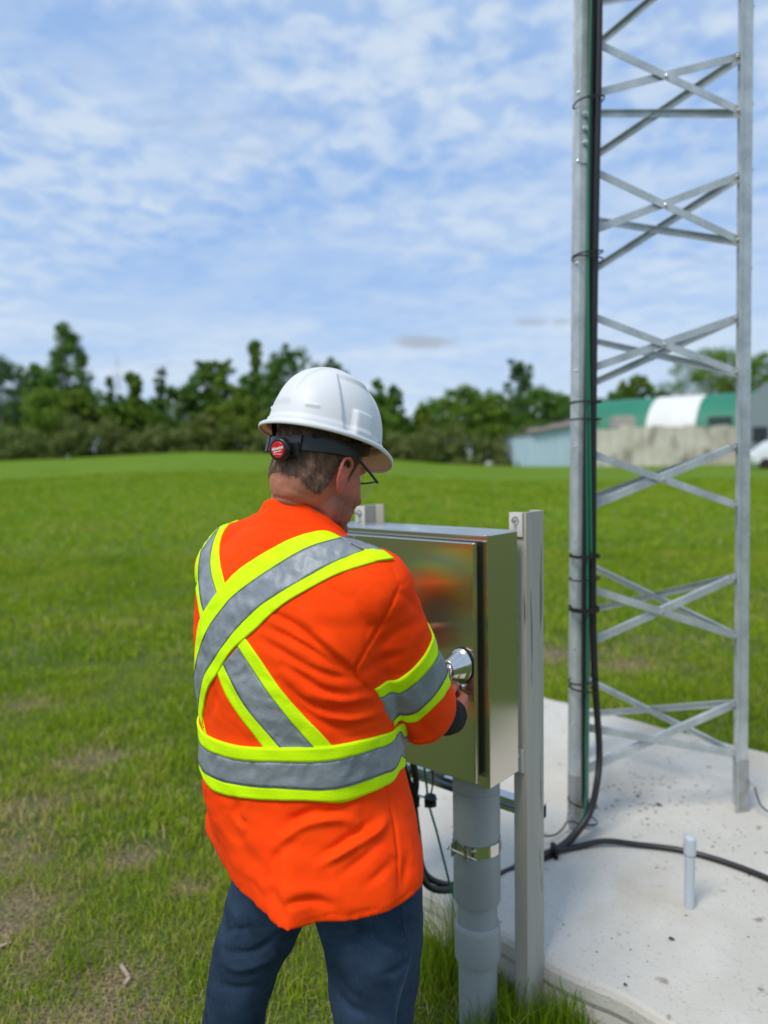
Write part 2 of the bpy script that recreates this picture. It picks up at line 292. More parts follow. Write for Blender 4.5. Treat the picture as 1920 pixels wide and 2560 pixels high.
def grass():
    parts = []
    for (y0, y1, dens, hm, wd) in ((1.4, 3.0, 15000, .042, .0034), (3.0, 6.0, 5500, .055, .006), (6.0, 13.0, 1300, .07, .012), (13.0, 34.0, 200, .085, .03)):
        area = .5*(y1-y0)*(1.5*y0+1.5*y1); n = int(area*dens); t = RNG.random(n); y = np.sqrt(y0*y0+t*(y1*y1-y0*y0)); x = (RNG.random(n)*2-1)*.75*y
        d = dirt(x, y); nz = .6*vnoise(x, y, 3.0, 1)+.4*vnoise(x, y, 9.0, 2); nb = .65*vnoise(x, y, 1.1, 3)+.35*vnoise(x, y, 4.0, 8); bare = sst(d+nz, .85, 1.25)
        keep = (RNG.random(n) > bare*.80) & ~on_slab(x, y, .01) & (RNG.random(n) < .35+.9*nz)
        x, y, nz, nb, d, bare = [q[keep] for q in (x, y, nz, nb, d, bare)]; n = len(x)
        h = hm*(.35+1.15*nz)*RNG.uniform(.5, 1.35, n)*(1-.45*bare)*(.8+.4*nb); tint = np.clip(.18+.55*nb+RNG.normal(0, .10, n)+.25*bare+.13*(1-sst(y, 2.6, 5.0)), 0, .80)
        straw = RNG.random(n) < (.06+.80*np.clip(bare*.8+d*.5, 0, 1)); tint[straw] = RNG.uniform(.78, 1, straw.sum()); lean = RNG.uniform(.15, .9, n); lean[straw] = RNG.uniform(.7, 1.2, straw.sum()); h[straw] *= 1.1
        parts.append((x, y, h, np.full(n, wd)*RNG.uniform(.6, 1.3, n), tint, lean))
    blades('grass', *[np.concatenate([p[k] for p in parts]) for k in range(6)], 'short patchy green grass with dry straw and bare spots')
    # taller tufts around the pipe, the post and along the slab edge
    X = []; Y = []; H = []
    for (cx, cy, sx, n, h) in ((.33, 2.0, .10, 330, .17), (.47, 2.02, .08, 200, .15), (.25, 1.93, .10, 260, .13), (.16, 2.25, .10, 220, .20), (.20, 2.33, .06, 100, .28), (.52, 2.0, .07, 110, .13), (-1.05, 2.35, .12, 170, .08), (-.55, 2.3, .15, 160, .08)):
        X.append(RNG.normal(cx, sx*.6, n)); Y.append(RNG.normal(cy, sx*.45, n)); H.append(h*RNG.uniform(.35, 1.2, n))
    t = RNG.random(900); X.append(-.6+t*2.2); Y.append(2.59-(-.6+t*2.2)-np.abs(RNG.normal(0, .03, 900))-.012); H.append(RNG.uniform(.03, .09, 900))
    X, Y, H = map(np.concatenate, (X, Y, H)); k = ~on_slab(X, Y, .008); X, Y, H = X[k], Y[k], H[k]; n = len(X)
    blades('tall_grass', X, Y, H, np.full(n, .0032), np.clip(RNG.normal(.36, .16, n), 0, .9), RNG.uniform(.1, .7, n), 'taller grass tufts round the pipe and post bases')
grass()
def chips():
    m = mat('chip_wood', (.42, .33, .23), .8, var=(.30, .23, .16), vscale=40)
    for (u, v, l, a, lab) in ((312, 2437, .030, 2.3, 'long pale wood chip on the bare soil at lower left'), (318, 2462, .014, 1.4, 'short pale wood chip beside the longer chip'), (10, 2372, .02, .6, 'wood chip at the left edge of the dirt')):
        c = G(u, v, .0)+[0, 0, .014]; mb = MB(); d = np.array([math.cos(a), math.sin(a), .12]); d /= np.linalg.norm(d); sdv = np.cross(d, Z); sdv /= np.linalg.norm(sdv)
        mb.box(c, (d, sdv, np.cross(sdv, d)), (l, .006, .003)); mb.box(c+d*l*.9+sdv*.002, (d, sdv, np.cross(sdv, d)), (.005, .003, .0025)); mb.build('wood_chip', m, base=c, bevel=.001, label=lab, cat='wood chip')
chips()

# ================================================================== cabinet, posts, conduit
YAW = rad(41); LF = np.array([-math.cos(YAW), math.sin(YAW), 0]); SD = np.array([math.sin(YAW), math.cos(YAW), 0]); FR = -SD   # left along the front, into depth, out of the door
A = np.array([.270, 1.92, 1.468]); BW, BH, BD = .61, .686, .150; BZ = A[2]-BH
steel = mat('brushed_steel', (.70, .66, .60), .12, 1.0)
def brushed(m, ax):
    """long soft smears of the grain: stretched fine bump plus stretched roughness"""
    nt = m.node_tree; N = nt.nodes; L = nt.links; tc = N.new('ShaderNodeTexCoord'); mp = N.new('ShaderNodeMapping'); mp.inputs['Rotation'].default_value = (0, 0, -ax); mp.inputs['Scale'].default_value = (1.5, 1.5, 500)
    n = N.new('ShaderNodeTexNoise'); n.inputs['Scale'].default_value = 3; n.inputs['Detail'].default_value = 3; L.new(tc.outputs['Object'], mp.inputs[0]); L.new(mp.outputs[0], n.inputs[0])
    r = N.new('ShaderNodeMapRange'); r.inputs[3].default_value = .15; r.inputs[4].default_value = .22; L.new(n.outputs[0], r.inputs[0]); L.new(r.outputs[0], N['Principled BSDF'].inputs['Roughness'])
brushed(steel, 0)
def grain(m, vec, amt):
    N = m.node_tree.nodes; c = N.new('ShaderNodeTangent'); c.direction_type = 'RADIAL'; c.axis = 'Z'
    m.node_tree.links.new(c.outputs[0], N['Principled BSDF'].inputs['Tangent']); N['Principled BSDF'].inputs['Anisotropic'].default_value = amt
grain(steel, (0, 0, 1), .94)
polished = mat('polished_steel', (.66, .65, .63), .16, 1.0)
def cabinet():
    c = empty('equipment_cabinet', A+LF*BW/2+SD*BD/2-Z*BH, 'brushed stainless steel cabinet fixed between two pale posts, door facing the worker', 'cabinet')
    ctr = A+LF*BW/2+SD*BD/2-Z*BH/2
    MB().box(ctr, (LF, SD, Z), (BW/2, BD/2, BH/2)).build('cabinet_body', steel, c, bevel=.004)
    # drip lip along the top and the returned flange round the door opening
    mb = MB(); mb.box(A+LF*BW/2+FR*.006-Z*.004, (LF, SD, Z), (BW/2+.001, .009, .0035)); mb.build('drip_lip', polished, c, bevel=.0015)
    mb = MB(); dw, dh = BW-.044, BH-.040; dc = A+LF*BW/2-Z*(BH/2)+FR*.026
    mb.box(dc, (LF, SD, Z), (dw/2, .009, dh/2)); d = mb.build('door', steel, c, bevel=.003)
    mb = MB(); g = dc+SD*.013
    mb.box(g, (LF, SD, Z), (dw/2-.012, .0128, dh/2-.012)); mb.build('door_gasket', mat('black_rubber', (.012, .012, .012), .7), c)
    # handle: flared boss with a wing lever, and the key lock below it
    hp = A+LF*.060+FR*.035; hz = P(1150, 1663, 1.93)[2]; hc = np.array([hp[0], hp[1], hz])
    mb = MB(); mb.lathe(hc, FR, [(0, .037), (.003, .0375)], 40, sq=1.3); b = mb.build('handle_seal', bpy.data.materials['black_rubber'], d if False else c, smooth=True)
    mb = MB(); mb.lathe(hc+FR*.003, FR, [(0, .036), (.012, .035), (.0125, .0335), (.024, .029), (.045, .0235), (.046, .0228), (.062, .021), (.066, .018)], 48, sq=1.3)
    h = mb.build('handle_boss', polished, c, smooth=True)
    mb = MB(); a = hc+FR*.058; mb.tube([a+Z*.018, a, a-Z*.02+FR*.006, a-Z*.05+FR*.012, a-Z*.075+FR*.012], [.014, .019, .017, .013, .009], 20, sq=(1.15, .6)); mb.build('lever', polished, c, smooth=True)
    kz = P(1152, 1716, 1.93)[2]; kc = np.array([hp[0], hp[1], kz])+LF*.004
    mb = MB(); mb.lathe(kc, FR, [(0, .015), (.004, .0145), (.012, .011), (.013, .008)], 28); mb.build('key_lock', polished, c, smooth=True)
    mb = MB(); mb.box(kc+FR*.026, (Z, FR, LF), (.0045, .016, .0012)); mb.lathe(kc+FR*.048-LF*.0015, LF, [(0, .012), (.003, .012)], 20); mb.build('key', polished, c)
    for zz in (.1, .5):   # hinge knuckles on the far edge
        mb = MB(); q = A+LF*(BW-.016)+FR*.022-Z*(zz+.04); mb.tube([q, q-Z*.07], .006, 12); mb.build('hinge', polished, c)
cabinet()
wood = mat('weathered_post_paint', (.47, .44, .37), .75, var=(.37, .35, .30), vscale=14, bump=.15, bscale=120, stretch=(1, 1, .12), spec=.3)
overlay(wood, (.10, .095, .085), 40, .60, .64, stretch=(1, 1, .07), amount=.85, detail=4); overlay(wood, (.09, .07, .05), 60, .72, .76, amount=.7)
PZ = 1.515
def post(c0, mir, name_label, zb=-.05):
    """a C channel: web seen from the right, flanges turned in; mir: the web on the far side"""
    w_, fl, t = .098, .042, .0065; root = empty('cabinet_post', (c0[0], c0[1], 0), name_label, 'post', 'cabinet posts')
    mb = MB(); c0 = np.array([c0[0], c0[1], 0.0]); h = (PZ-zb)/2; zc = Z*(PZ+zb)/2
    o = c0 if not mir else c0+LF*fl
    mb.box(o+SD*w_/2+zc, (LF, SD, Z), (t/2, w_/2, h))
    k = (1 if not mir else -1)
    for s_ in (t/2, w_-t/2): mb.box(o+LF*k*(fl/2+.0005)+SD*s_+zc, (LF, SD, Z), (fl/2-t/2+.0005, t/2, h+.0004*(1 if s_ > t else -1)))
    mb.build('channel', wood, root, bevel=.0012)
    for zz in (PZ-.035, BZ+.02):   # cabinet mounting lugs with bolt
        q = c0+(LF*(.026) if not mir else LF*.020)+FR*.0042+Z*zz
        mb = MB(); mb.box(q, (LF, SD, Z), (.021, .0035, .034)); lug = mb.build('mounting_lug', bpy.data.materials.get('pale_lug') or mat('pale_lug', (.55, .54, .51), .5), root, bevel=.0012)
        mb = MB(); mb.lathe(q+FR*.003+Z*.012, FR, [(0, .0115), (.0022, .0115)], 20); bolt(mb, q+FR*.006+Z*.012, FR, .0085, .006); mb.tube([q+FR*.01+Z*.012, q+FR*.019+Z*.012], .0048, 10); mb.build('bolt', polished, lug, smooth=False)
    return root
PR = (.392, 2.052); PL = tuple((np.array([.392, 2.052, 0])+LF*.60)[:2])
post(PR, False, 'pale weathered channel post with cracked paint right of the cabinet')
post(PL, True, 'pale channel post rising behind the far left corner of the cabinet, beside the bowed chin')
pvc = mat('grey_conduit', (.34, .36, .365), .48, var=(.30, .325, .33), vscale=5, bump=.03, bscale=60, spec=.45)
overlay(pvc, (.20, .20, .19), 26, .66, .72, stretch=(1, 1, .35), amount=.5); overlay(pvc, (.42, .42, .40), 4, .55, .75, amount=.5, off=(1, 5, 2))
PX, PY = .250, 2.055
def conduit():
    z = lambda v: P(1190, v, PY-.06)[2]
    c = empty('conduit_riser', (PX, PY, 0), 'thick grey plastic conduit with couplings rising into the cabinet bottom', 'conduit'); b = np.array([PX, PY, 0])
    zt = BZ; z1 = z(2276); z2 = z(2332); z3 = z(2378); z4 = z(2424)
    mb = MB(); mb.lathe(b, Z, [(z1+.0, .0600), (z1, .0660), (z1+.004, .0675), (zt-.055, .0672), (zt-.054, .0655), (zt-.052, .0672), (zt-.001, .0674)], 56); mb.build('expansion_sleeve', pvc, c, smooth=False)
    mb = MB(); mb.lathe(b, Z, [(z3-.02, .0575), (z1+.03, .0575)], 56); mb.build('middle_pipe', pvc, c)
    mb = MB(); mb.lathe(b, Z, [(z4-.002, .0590), (z4, .0655), (z4+.004, .0665), (z2-.02, .0665), (z2-.004, .0640), (z2, .0600), (z2, .0560)], 56); mb.build('coupling', pvc, c)
    mb = MB(); mb.lathe(b, Z, [(-.1, .0560), (z4+.03, .0560)], 56); mb.build('lower_pipe', pvc, c)
    for o in c.children:
        me = o.data; me.polygons.foreach_set('use_smooth', [True]*len(me.polygons)); es = o.modifiers.new('es', 'EDGE_SPLIT'); es.split_angle = rad(40)
conduit()
STZ = .602
def strut():
    a0 = np.array([PR[0], PR[1], 0])+SD*.098+Z*STZ; c0 = a0+LF*.012+SD*.022; c1 = a0+LF*.72+SD*.022
    r = empty('strut_channel', (c0+c1)/2, 'steel strut channel running level between the posts behind the conduit', 'strut')
    mb = MB(); L_ = np.linalg.norm(c1-c0)/2; m_ = (c0+c1)/2; t = .0025
    mb.box(m_+SD*.0195, (LF, SD, Z), (L_, t/2, .0206)); mb.box(m_+Z*.0195, (LF, SD, Z), (L_, .0205, t/2)); mb.box(m_-Z*.0195, (LF, SD, Z), (L_, .0205, t/2))
    mb.box(m_-SD*.0195+Z*.0135, (LF, SD, Z), (L_, t/2, .0065)); mb.box(m_-SD*.0195-Z*.0135, (LF, SD, Z), (L_, t/2, .0065))
    mb.build('rail', mat('strut_steel', (.50, .53, .56), .28, 1.0), r)
    mb = MB(); q = a0+LF*.40+SD*.022
    mb.box(q+Z*.0222, (LF, SD, Z), (.028, .0215, .0015)); mb.build('marking_tape', mat('strut_tape', (.03, .04, .045), .4), r)
strut()
def clamp():
    zc = P(1190, 2132, 1.99)[2]; r = empty('pipe_clamp', (PX, PY, zc), 'shiny steel pipe clamp with screw round the grey conduit', 'clamp'); b = np.array([PX, PY, zc])
    mb = MB(); R_ = .0690; n = 60; V = []; a0 = math.atan2(LF[1], LF[0])+.15
    ang = np.linspace(a0+.12, a0+2*math.pi-1.6, n)
    for rr, zz in ((R_, -.0165), (R_, .0165), (R_+.0022, .0165), (R_+.0022, -.0165)):
        for a in ang: V.append(b+[rr*math.cos(a), rr*math.sin(a), zz])
    Fc = [(k*n+i, k*n+i+1, ((k+1) % 4)*n+i+1, ((k+1) % 4)*n+i) for k in range(4) for i in range(n-1)]+[(0, n, 2*n, 3*n), (n-1, 4*n-1, 3*n-1, 2*n-1)]
    mb.add(V, Fc); e = b+np.array([math.cos(ang[-1]), math.sin(ang[-1]), 0])*(R_+.001)
    mb.bar(e, e+np.array([.05, .075, 0]), Z, .033, .0022); mb.build('band', polished, r, smooth=False)
    p = b+np.array([-.070, -.045, 0]); d1 = np.array([.80, -.60, -.12]); d1 /= np.linalg.norm(d1)
    mb = MB(); mb.box(b+np.array([-.068, -.040, .002]), (d1, Z, np.cross(d1, Z)), (.0015, .019, .016)); mb.build('ear', polished, r); mb = MB(); mb.box(b+np.array([-.030, -.073, -.002]), (d1, Z, np.cross(d1, Z)), (.0015, .019, .012)); mb.build('ear', polished, r)
    s0 = b+np.array([-.082, -.044, .004]); mb = MB(); mb.tube([s0, s0+d1*.085], .0034, 10); bolt(mb, s0+d1*.052, d1, .0085, .007); mb.tube([s0-d1*.002, s0-d1*.006], .0065, 10); mb.build('screw', polished, r)
clamp()
# ================================================================== tower
galv = mat('galvanised_steel', (.56, .60, .60), .40, .45, var=(.38, .42, .43), vscale=11, bump=.03, bscale=60, spec=.5, detail=7)
overlay(galv, (.66, .70, .71), 75, .50, .62, amount=.25, detail=2); overlay(galv, (.27, .30, .30), 6, .62, .72, stretch=(1, 1, .4), amount=.3, off=(3, 0, 1))
galv_bolt = mat('bolt_zinc', (.62, .64, .64), .3, .8)
Lb = np.array([.752, 2.90, SLZ]); Rb = np.array([1.492, 3.035, SLZ])
def third(a, b): d = b-a; n = np.array([-d[1], d[0], 0]); return (a+b)/2+n*.866
Rb = Rb+[.022, 0, 0]; Lb = Lb-[.010, 0, 0]; Bb = third(Lb, Rb)+[-.065, 0, 0]
Lt = P(1448, 0, 2.915); Rt = P(1882, 0, 3.02); Rt[2] = Lt[2]; Bt = third(Lt, Rt)+[-.06, 0, 0]
def leg_at(a, b, z): t = (z-a[2])/(b[2]-a[2]); return a+(b-a)*t
TOP = Lt[2]+.75
def tower():
    tw = empty('lattice_tower', (Lb+Rb+Bb)/3, 'galvanised three-legged lattice tower bolted up from the concrete slab', 'tower')
    legs = ((Lb, Lt, (Rb, Bb)), (Rb, Rt, (Lb, Bb)), (Bb, Bt, (Lb, Rb))); tk = .0045
    for i, (b, t, ns) in enumerate(legs):
        lo = leg_at(b, t, SLZ-.02); hi = leg_at(b, t, TOP); ax = (hi-lo)/np.linalg.norm(hi-lo)
        d = [(q-b)/np.linalg.norm(q-b) for q in ns]; o = -(d[0]+d[1]); o /= np.linalg.norm(o); s_ = np.cross(ax, o); s_ /= np.linalg.norm(s_); nw = .011
        if s_@d[0] < 0: s_ = -s_
        mb = MB(); mid = (lo+hi)/2; hl = np.linalg.norm(hi-lo)/2
        mb.box(mid, (s_, o, ax), (nw+.001, tk/2, hl))
        fw = .053
        for k, sg in ((0, 1), (1, -1)):
            dd = d[k]-ax*(d[k]@ax); dd /= np.linalg.norm(dd); nn = np.cross(ax, dd); st = mid+s_*nw*sg
            mb.box(st+dd*fw/2, (dd, nn, ax), (fw/2, tk/2, hl-.001))
            nn2 = nn if nn@o > 0 else -nn
            mb.box(st+dd*(fw-.002)+nn2*.006, (dd, nn, ax), (tk/2, .007, hl-.002))     # stiffening lip
        lg = mb.build('leg', galv, tw, bevel=.001)
        # base sleeve, splice plates and bolts
        mb = MB(); q = leg_at(b, t, SLZ+.10)
        mb.box(q+o*.0035, (s_, o, ax), (nw+.004, .0022, .125))
        for k, sg in ((0, 1), (1, -1)):
            dd = d[k]; nn = np.cross(ax, dd); nn = nn if nn@o > 0 else -nn; mb.box(q+s_*nw*sg+dd*fw/2+nn*.0045, (dd, nn, ax), (fw/2+.004, .002, .125))
        mb.build('base_sleeve', bpy.data.materials.get('sleeve_steel') or mat('sleeve_steel', (.42, .43, .42), .5, .5, var=(.33, .33, .31), vscale=20), lg)
        zs = P(1450, 317, 2.88)[2]
        for k, sg in ((0, 1), (1, -1)):
            dd = d[k]; nn = np.cross(ax, dd); nn = nn if nn@o > 0 else -nn; q = leg_at(b, t, zs)+s_*nw*sg+dd*(.015 if i == 0 else .026)
            if (k == 0) != (i == 0): continue
            mb = MB(); mb.box(q+nn*.0045, (dd, nn, ax), (.022, .002, .125)); pl = mb.build('splice_plate', galv, lg)
            for dz in (-.052, 0, .052): mb = MB(); bolt(mb, q+nn*.006+ax*dz, nn, .0125, .010); mb.tube([q+nn*.014+ax*dz, q+nn*.024+ax*dz], .0065, 10); mb.build('splice_bolt', galv_bolt, pl)
    # crossed braces, panel by panel
    lev = []
    vs = [(-250, -110, None), (92, 231), (416, 579), (783, 926), (1128, 1275), (1467, 1619), (1818, 1935)]; vr = [None, (141, 282), (439, 604), (793, 933), (1115, 1265), (1443, 1592), (1762, 1887)]
    for a_, b_ in zip(vs, vr):
        if b_ is None: z1 = P(1480, a_[0], 2.9)[2]; z0 = P(1480, a_[1], 2.9)[2]; lev.append((z1, z0, z1, z0)); continue
        lev.append((P(1480, a_[0], 2.91)[2], P(1480, a_[1], 2.91)[2], P(1850, b_[0], 3.03)[2], P(1850, b_[1], 3.03)[2]))
    Cc = (Lb+Rb+Bb)/3
    def face(K1, K2, zh1, zl1, zh2, zl2, swap):
        n = np.cross(K2[0]-K1[0], Z); n /= np.linalg.norm(n)
        if n@(K1[0]-Cc) < 0: n = -n
        e = K2[0]-K1[0]; e /= np.linalg.norm(e); ins = .040; dirn = -1
        def ends(za, zb): return leg_at(*K1, za)+e*ins, leg_at(*K2, zb)-e*ins
        for j, (za, zb) in enumerate(((zh1, zl2), (zl1, zh2))):
            a, b = ends(za, zb); off = n*((-.006) if (j ^ swap) else (-.0145)); a, b = a+off, b+off; dr = (b-a)/np.linalg.norm(b-a); up = np.cross(n, dr); up = up if up[2] > 0 else -up
            mb = MB(); mb.bar(a, b, up, .029, .0032); mb.bar(a+up*.0140+dr*.03-n*.0085, b+up*.0140-dr*.03-n*.0085, n, .014, .0030)
            br = mb.build('brace', galv, tw)
            if swap:
                for q in [a+dr*.012, b-dr*.012]+([(a+b)/2] if j ^ swap else []): mb = MB(); bolt(mb, q+n*.002, n, .0082, .006); mb.build('brace_bolt', galv_bolt, br)
    for i, (zl1, zl0, zr1, zr0) in enumerate(lev):
        if i == 0: d_ = 0
        face((Lb, Lt), (Rb, Rt), zl1, zl0, zr1, zr0, 1); face((Bb, Bt), (Rb, Rt), zl1, zl0, zr1, zr0, 0); face((Lb, Lt), (Bb, Bt), zr1, zr0, zl1, zl0, 0)
    # small bolts up the two near legs
    for (b, t, u0, Y) in ((Lb, Lt, None, 0), (Rb, Rt, None, 0)):
        ns = (Rb, Bb) if b is Lb else (Lb, Bb); d = [(q-b)/np.linalg.norm(q-b) for q in ns]; o = -(d[0]+d[1]); o /= np.linalg.norm(o)
        k = 0
        for (zl1, zl0, zr1, zr0) in lev:
            for zz in (zl1+.02, zl0, zl0-.12):
                q = leg_at(b, t, zz); sg = 1 if k % 2 else -1; k += 1; dd = d[0 if b is Lb else 1]; nn = np.cross(Z, dd); nn = nn if nn@o > 0 else -nn; mb = MB(); bolt(mb, q+dd*(.018+.018*sg)+nn*.004, nn, .0065, .004); mb.build('leg_bolt', galv_bolt, tw)
tower()
# ================================================================== cables
blk = mat('black_cable_jacket', (.012, .012, .013), .38, spec=.5); grn = mat('green_cable_jacket', (.010, .17, .085), .4); tie_m = mat('black_tie', (.008, .008, .008), .5)
def cable(path, r, m, label, name='cable', n=120, group=None):
    q = resample(path, n); mb = MB(); mb.tube(q, r, 12); return mb.build(name, m, base=q[len(q)//2], smooth=True, label=label, cat='cable', group=group)
def onslab(u, v, r): p = G(u, v, SLZ+r); return p
def cables():
    D1 = (Rb-Lb)/np.linalg.norm(Rb-Lb)
    up = lambda du, z, dy=0.0: leg_at(Lb, Lt, z)+D1*du+np.array([0, dy, 0])
    zt = TOP+.05
    runs = [(.054, -.034, .0135, 'thickest black coaxial cable strapped up the left tower leg'), (.040, -.022, .011, 'black cable nearest the leg flange, running up the tower'), (.060, .000, .011, 'black cable behind the thick coaxial on the left leg'), (.046, .010, .009, 'thin black cable deepest in the bundle on the left leg')]
    zs = [SLZ+.14, .5, .8, 1.1, 1.45, 1.8, 2.3, 2.8, 3.3, zt]
    for k, (du, dy, r, lab) in enumerate(runs):
        pts = [up(du+.006*math.sin(z*2.3+k*1.7), z, dy+.004*math.sin(z*3+k)) for z in zs]
        j = k-1.5; low = [P(1268+0, 2178+j*3, 2.62+.01*k), P(1330, 2150+j*7, 2.66), P(1392, 2123+j*6, 2.74+.008*k), P(1440, 2085+j*3, 2.80), P(1468+j*3, 2035, 2.84)]
        if k == 0: low = [onslab(2050, 2260, r), onslab(1920, 2196, r), onslab(1800, 2151, r), onslab(1700, 2125, r), onslab(1600, 2112, r), onslab(1510, 2109, r)+[0, 0, .01], P(1440, 2118, 2.74), P(1385, 2128, 2.70), P(1330, 2150, 2.65), P(1262, 2180, 2.60), P(1200, 2205, 2.5), P(1130, 2223, 2.38), P(1085, 2222, 2.33), P(1058, 2200, 2.30), P(1042, 2150, 2.30), P(1036, 2080, 2.32), P(1030, 2005, 2.35), P(1018, 1940, 2.33), P(1002, 1890, 2.28)]; cable(low, .0105, blk, 'black cable looping from the cabinet across the slab to the right edge', group=None, n=260); low = [P(1270, 2186, 2.61), P(1345, 2160, 2.66), P(1412, 2110, 2.74), P(1470, 2040, 2.80), P(1492, 1960, 2.84)]; pts = [up(.066+.034*float(1-sst(z, .4, 1.0))+.004*math.sin(z*2.3), z, dy) for z in zs[1:]]
        if k == 1: low = [P(1000, 1896, 2.27), P(1024, 1960, 2.31), P(1034, 2010, 2.33), P(1038, 2090, 2.31), P(1048, 2165, 2.31), P(1072, 2216, 2.33), P(1120, 2226, 2.38), P(1190, 2210, 2.48)]+low
        if k == 2: low = [P(1028, 1885, 2.24), P(1040, 1950, 2.30), P(1036, 2005, 2.33), P(1044, 2080, 2.32), P(1060, 2180, 2.33), P(1120, 2212, 2.40), P(1190, 2200, 2.50)]+low
        cable(low+pts, r, blk, lab, n=220)
    g1 = [P(1056, 1880, 2.22), P(1066, 1960, 2.28), P(1072, 2010, 2.31), P(1092, 2080, 2.28), P(1112, 2160, 2.26), P(1138, 2245, 2.30), P(1180, 2250, 2.40), P(1250, 2222, 2.52), P(1300, 2195, 2.60), P(1370, 2152, 2.68), P(1425, 2105, 2.77), P(1462, 2020, 2.80)]
    cable(g1+[up(.034+.008*math.sin(z*1.9), z, -.050) for z in (.55, .8, 1.1, 1.4, 1.7, 2.1, 2.6, 3.1, zt)], .0038, grn, 'green ground wire rising on the left side of the black bundle', n=240)
    cable([up(.044+.018*math.sin(z*1.35+.9), z, -.058) for z in (1.28, 1.5, 1.75, 2.0, 2.3, 2.6, 3.0, 3.4, zt)], .0036, grn, 'second green wire crossing over the upper black bundle', n=120)
    cable([P(1000, 1993, 2.40), P(1030, 1985, 2.42), P(1070, 1992, 2.36), P(1082, 1955, 2.3), P(1078, 1880, 2.26)], .003, blk, 'short thin black wire tied at the strut under the cabinet')
    # bare ground leads at the legs
    bare = mat('bare_wire', (.07, .05, .045), .5, .3)
    cable([P(1418, 2052, 2.88), P(1408, 2070, 2.86), P(1390, 2086, 2.82), P(1366, 2090, 2.78), P(1340, 2086, 2.74)], .0035, bare, 'dark ground lead from the left leg base toward the post')
    cable([P(1876, 1958, 3.02), P(1886, 1966, 3.0), P(1893, 1990, 2.98), P(1903, 2014, 2.97), P(1925, 2032, 2.96), P(1950, 2040, 2.95)], .0035, bare, 'dark ground lead curving off the right leg base')
    mb = MB()
    for (u, v, Y, nm) in ((1424, 2048, 2.87, 'left'), (1880, 1958, 3.0, 'right')):
        mb = MB(); c = P(u, v, Y); mb.box(c, ((1, 0, 0), (0, 1, 0), (0, 0, 1)), (.011, .008, .014)); bolt(mb, c+[0, -.008, .002], (0, -1, 0), .007, .008); mb.build('ground_clamp', galv_bolt, base=c, bevel=.001, label=f'small metal ground clamp on the {nm} tower leg base', cat='clamp', group='ground clamps')
    # ties round leg and bundle
    k = 0
    names = ['highest tie below the splice bolts'][:1]
    for (v, w_, dz, lab) in ((247, .0035, .010, 'black cable tie just above the three splice bolts'), (632, .003, .008, 'upper black cable tie of the pair above the treeline'), (645, .003, -.006, 'lower black cable tie of the pair above the treeline'), (1005, .0035, 0, 'black cable tie level with the green roof'), (1048, .003, 0, 'black cable tie level with the shed wall'), (1391, .006, 0, 'wide black strap on the leg above the lower green lawn'), (1448, .003, .004, 'thin black tie between the two wide straps'), (1524, .009, 0, 'widest black strap around the leg and cables'), (1703, .0035, .008, 'upper black tie where the slab begins'), (1725, .0035, -.010, 'lower black tie where the slab begins'), (2010, .0035, -.012, 'black tie around the bundle near the leg base'), (2052, .003, -.01, 'lowest black tie where the cables bend away')):
        z = P(1450, v, 2.88)[2]; c = leg_at(Lb, Lt, z); e = D1; f_ = np.array([e[1], -e[0], 0]); n = 40; pts = []
        for i in range(n+1):
            a = 2*math.pi*i/n; pts.append(c+e*(.036+.056*math.copysign(abs(math.cos(a))**.75, math.cos(a)))+f_*(.012+.050*math.copysign(abs(math.sin(a))**.75, math.sin(a)))+Z*(dz*math.cos(a)))
        mb = MB(); V = []
        for q in pts[:-1]:
            o = q-(c+e*.036); o[2] = 0; o /= np.linalg.norm(o)
            V += [q-o*.001-Z*w_, q-o*.001+Z*w_, q+o*.0015+Z*w_, q+o*.0015-Z*w_]
        Fc = [(i*4+j, i*4+(j+1) % 4, ((i+1) % n)*4+(j+1) % 4, ((i+1) % n)*4+j) for i in range(n) for j in range(4)]
        mb.add(V, Fc); h = pts[30 if k % 2 else 34]; mb.box(h+f_*0, (e, f_, Z), (.005, .004, .005)); k += 1
        mb.build('cable_tie', tie_m, base=c, label=lab, cat='cable tie', group='black ties round the left tower leg')
    for (u, v, Y, lab) in ((1034, 2003, 2.335, 'bunch of black ties where the cables cross the strut'), (1076, 2004, 2.315, 'dark tie knot on the green wire at the strut'), (1385, 2131, 2.69, 'black tie where the bundle meets the slab beside the post')):
        mb = MB(); c = P(u, v, Y); rr = .020 if u < 1300 else .024
        for i in range(4):
            ax = np.array([random.uniform(-.3, .3), random.uniform(-.3, .3), 1.0]) if u < 1300 else np.array([1, .3, -.35+.1*i])
            mb.lathe(c+Z*(i-1.5)*.009, ax, [(-.003, rr-.004), (-.003, rr), (.003, rr), (.003, rr-.004)], 16)
        d = np.array([.6, -.5, .5]); mb.tube([c, c+d*.035], .0018, 6); mb.build('tie_bunch', tie_m, base=c, label=lab, cat='cable tie')
cables()
def stub():
    b = G(1723, 2268, SLZ); zt = P(1722, 2090, b[1])[2]; sp = mat('white_pvc', (.45, .50, .535), .35)
    r = empty('pvc_stub', b, 'short capped pale pvc pipe standing on the slab', 'pipe')
    MB().lathe(b, Z, [(-.02, .0165), (zt-b[2]-.05, .0165)], 32).build('pipe', sp, r, smooth=True)
    MB().lathe(b, Z, [(zt-b[2]-.060, .0170), (zt-b[2]-.060, .0198), (zt-b[2]-.012, .0200), (zt-b[2]-.004, .0185), (zt-b[2], .013)], 32).build('cap', sp, r, smooth=True)
    for o in r.children: es = o.modifiers.new('es', 'EDGE_SPLIT'); es.split_angle = rad(50)
stub()
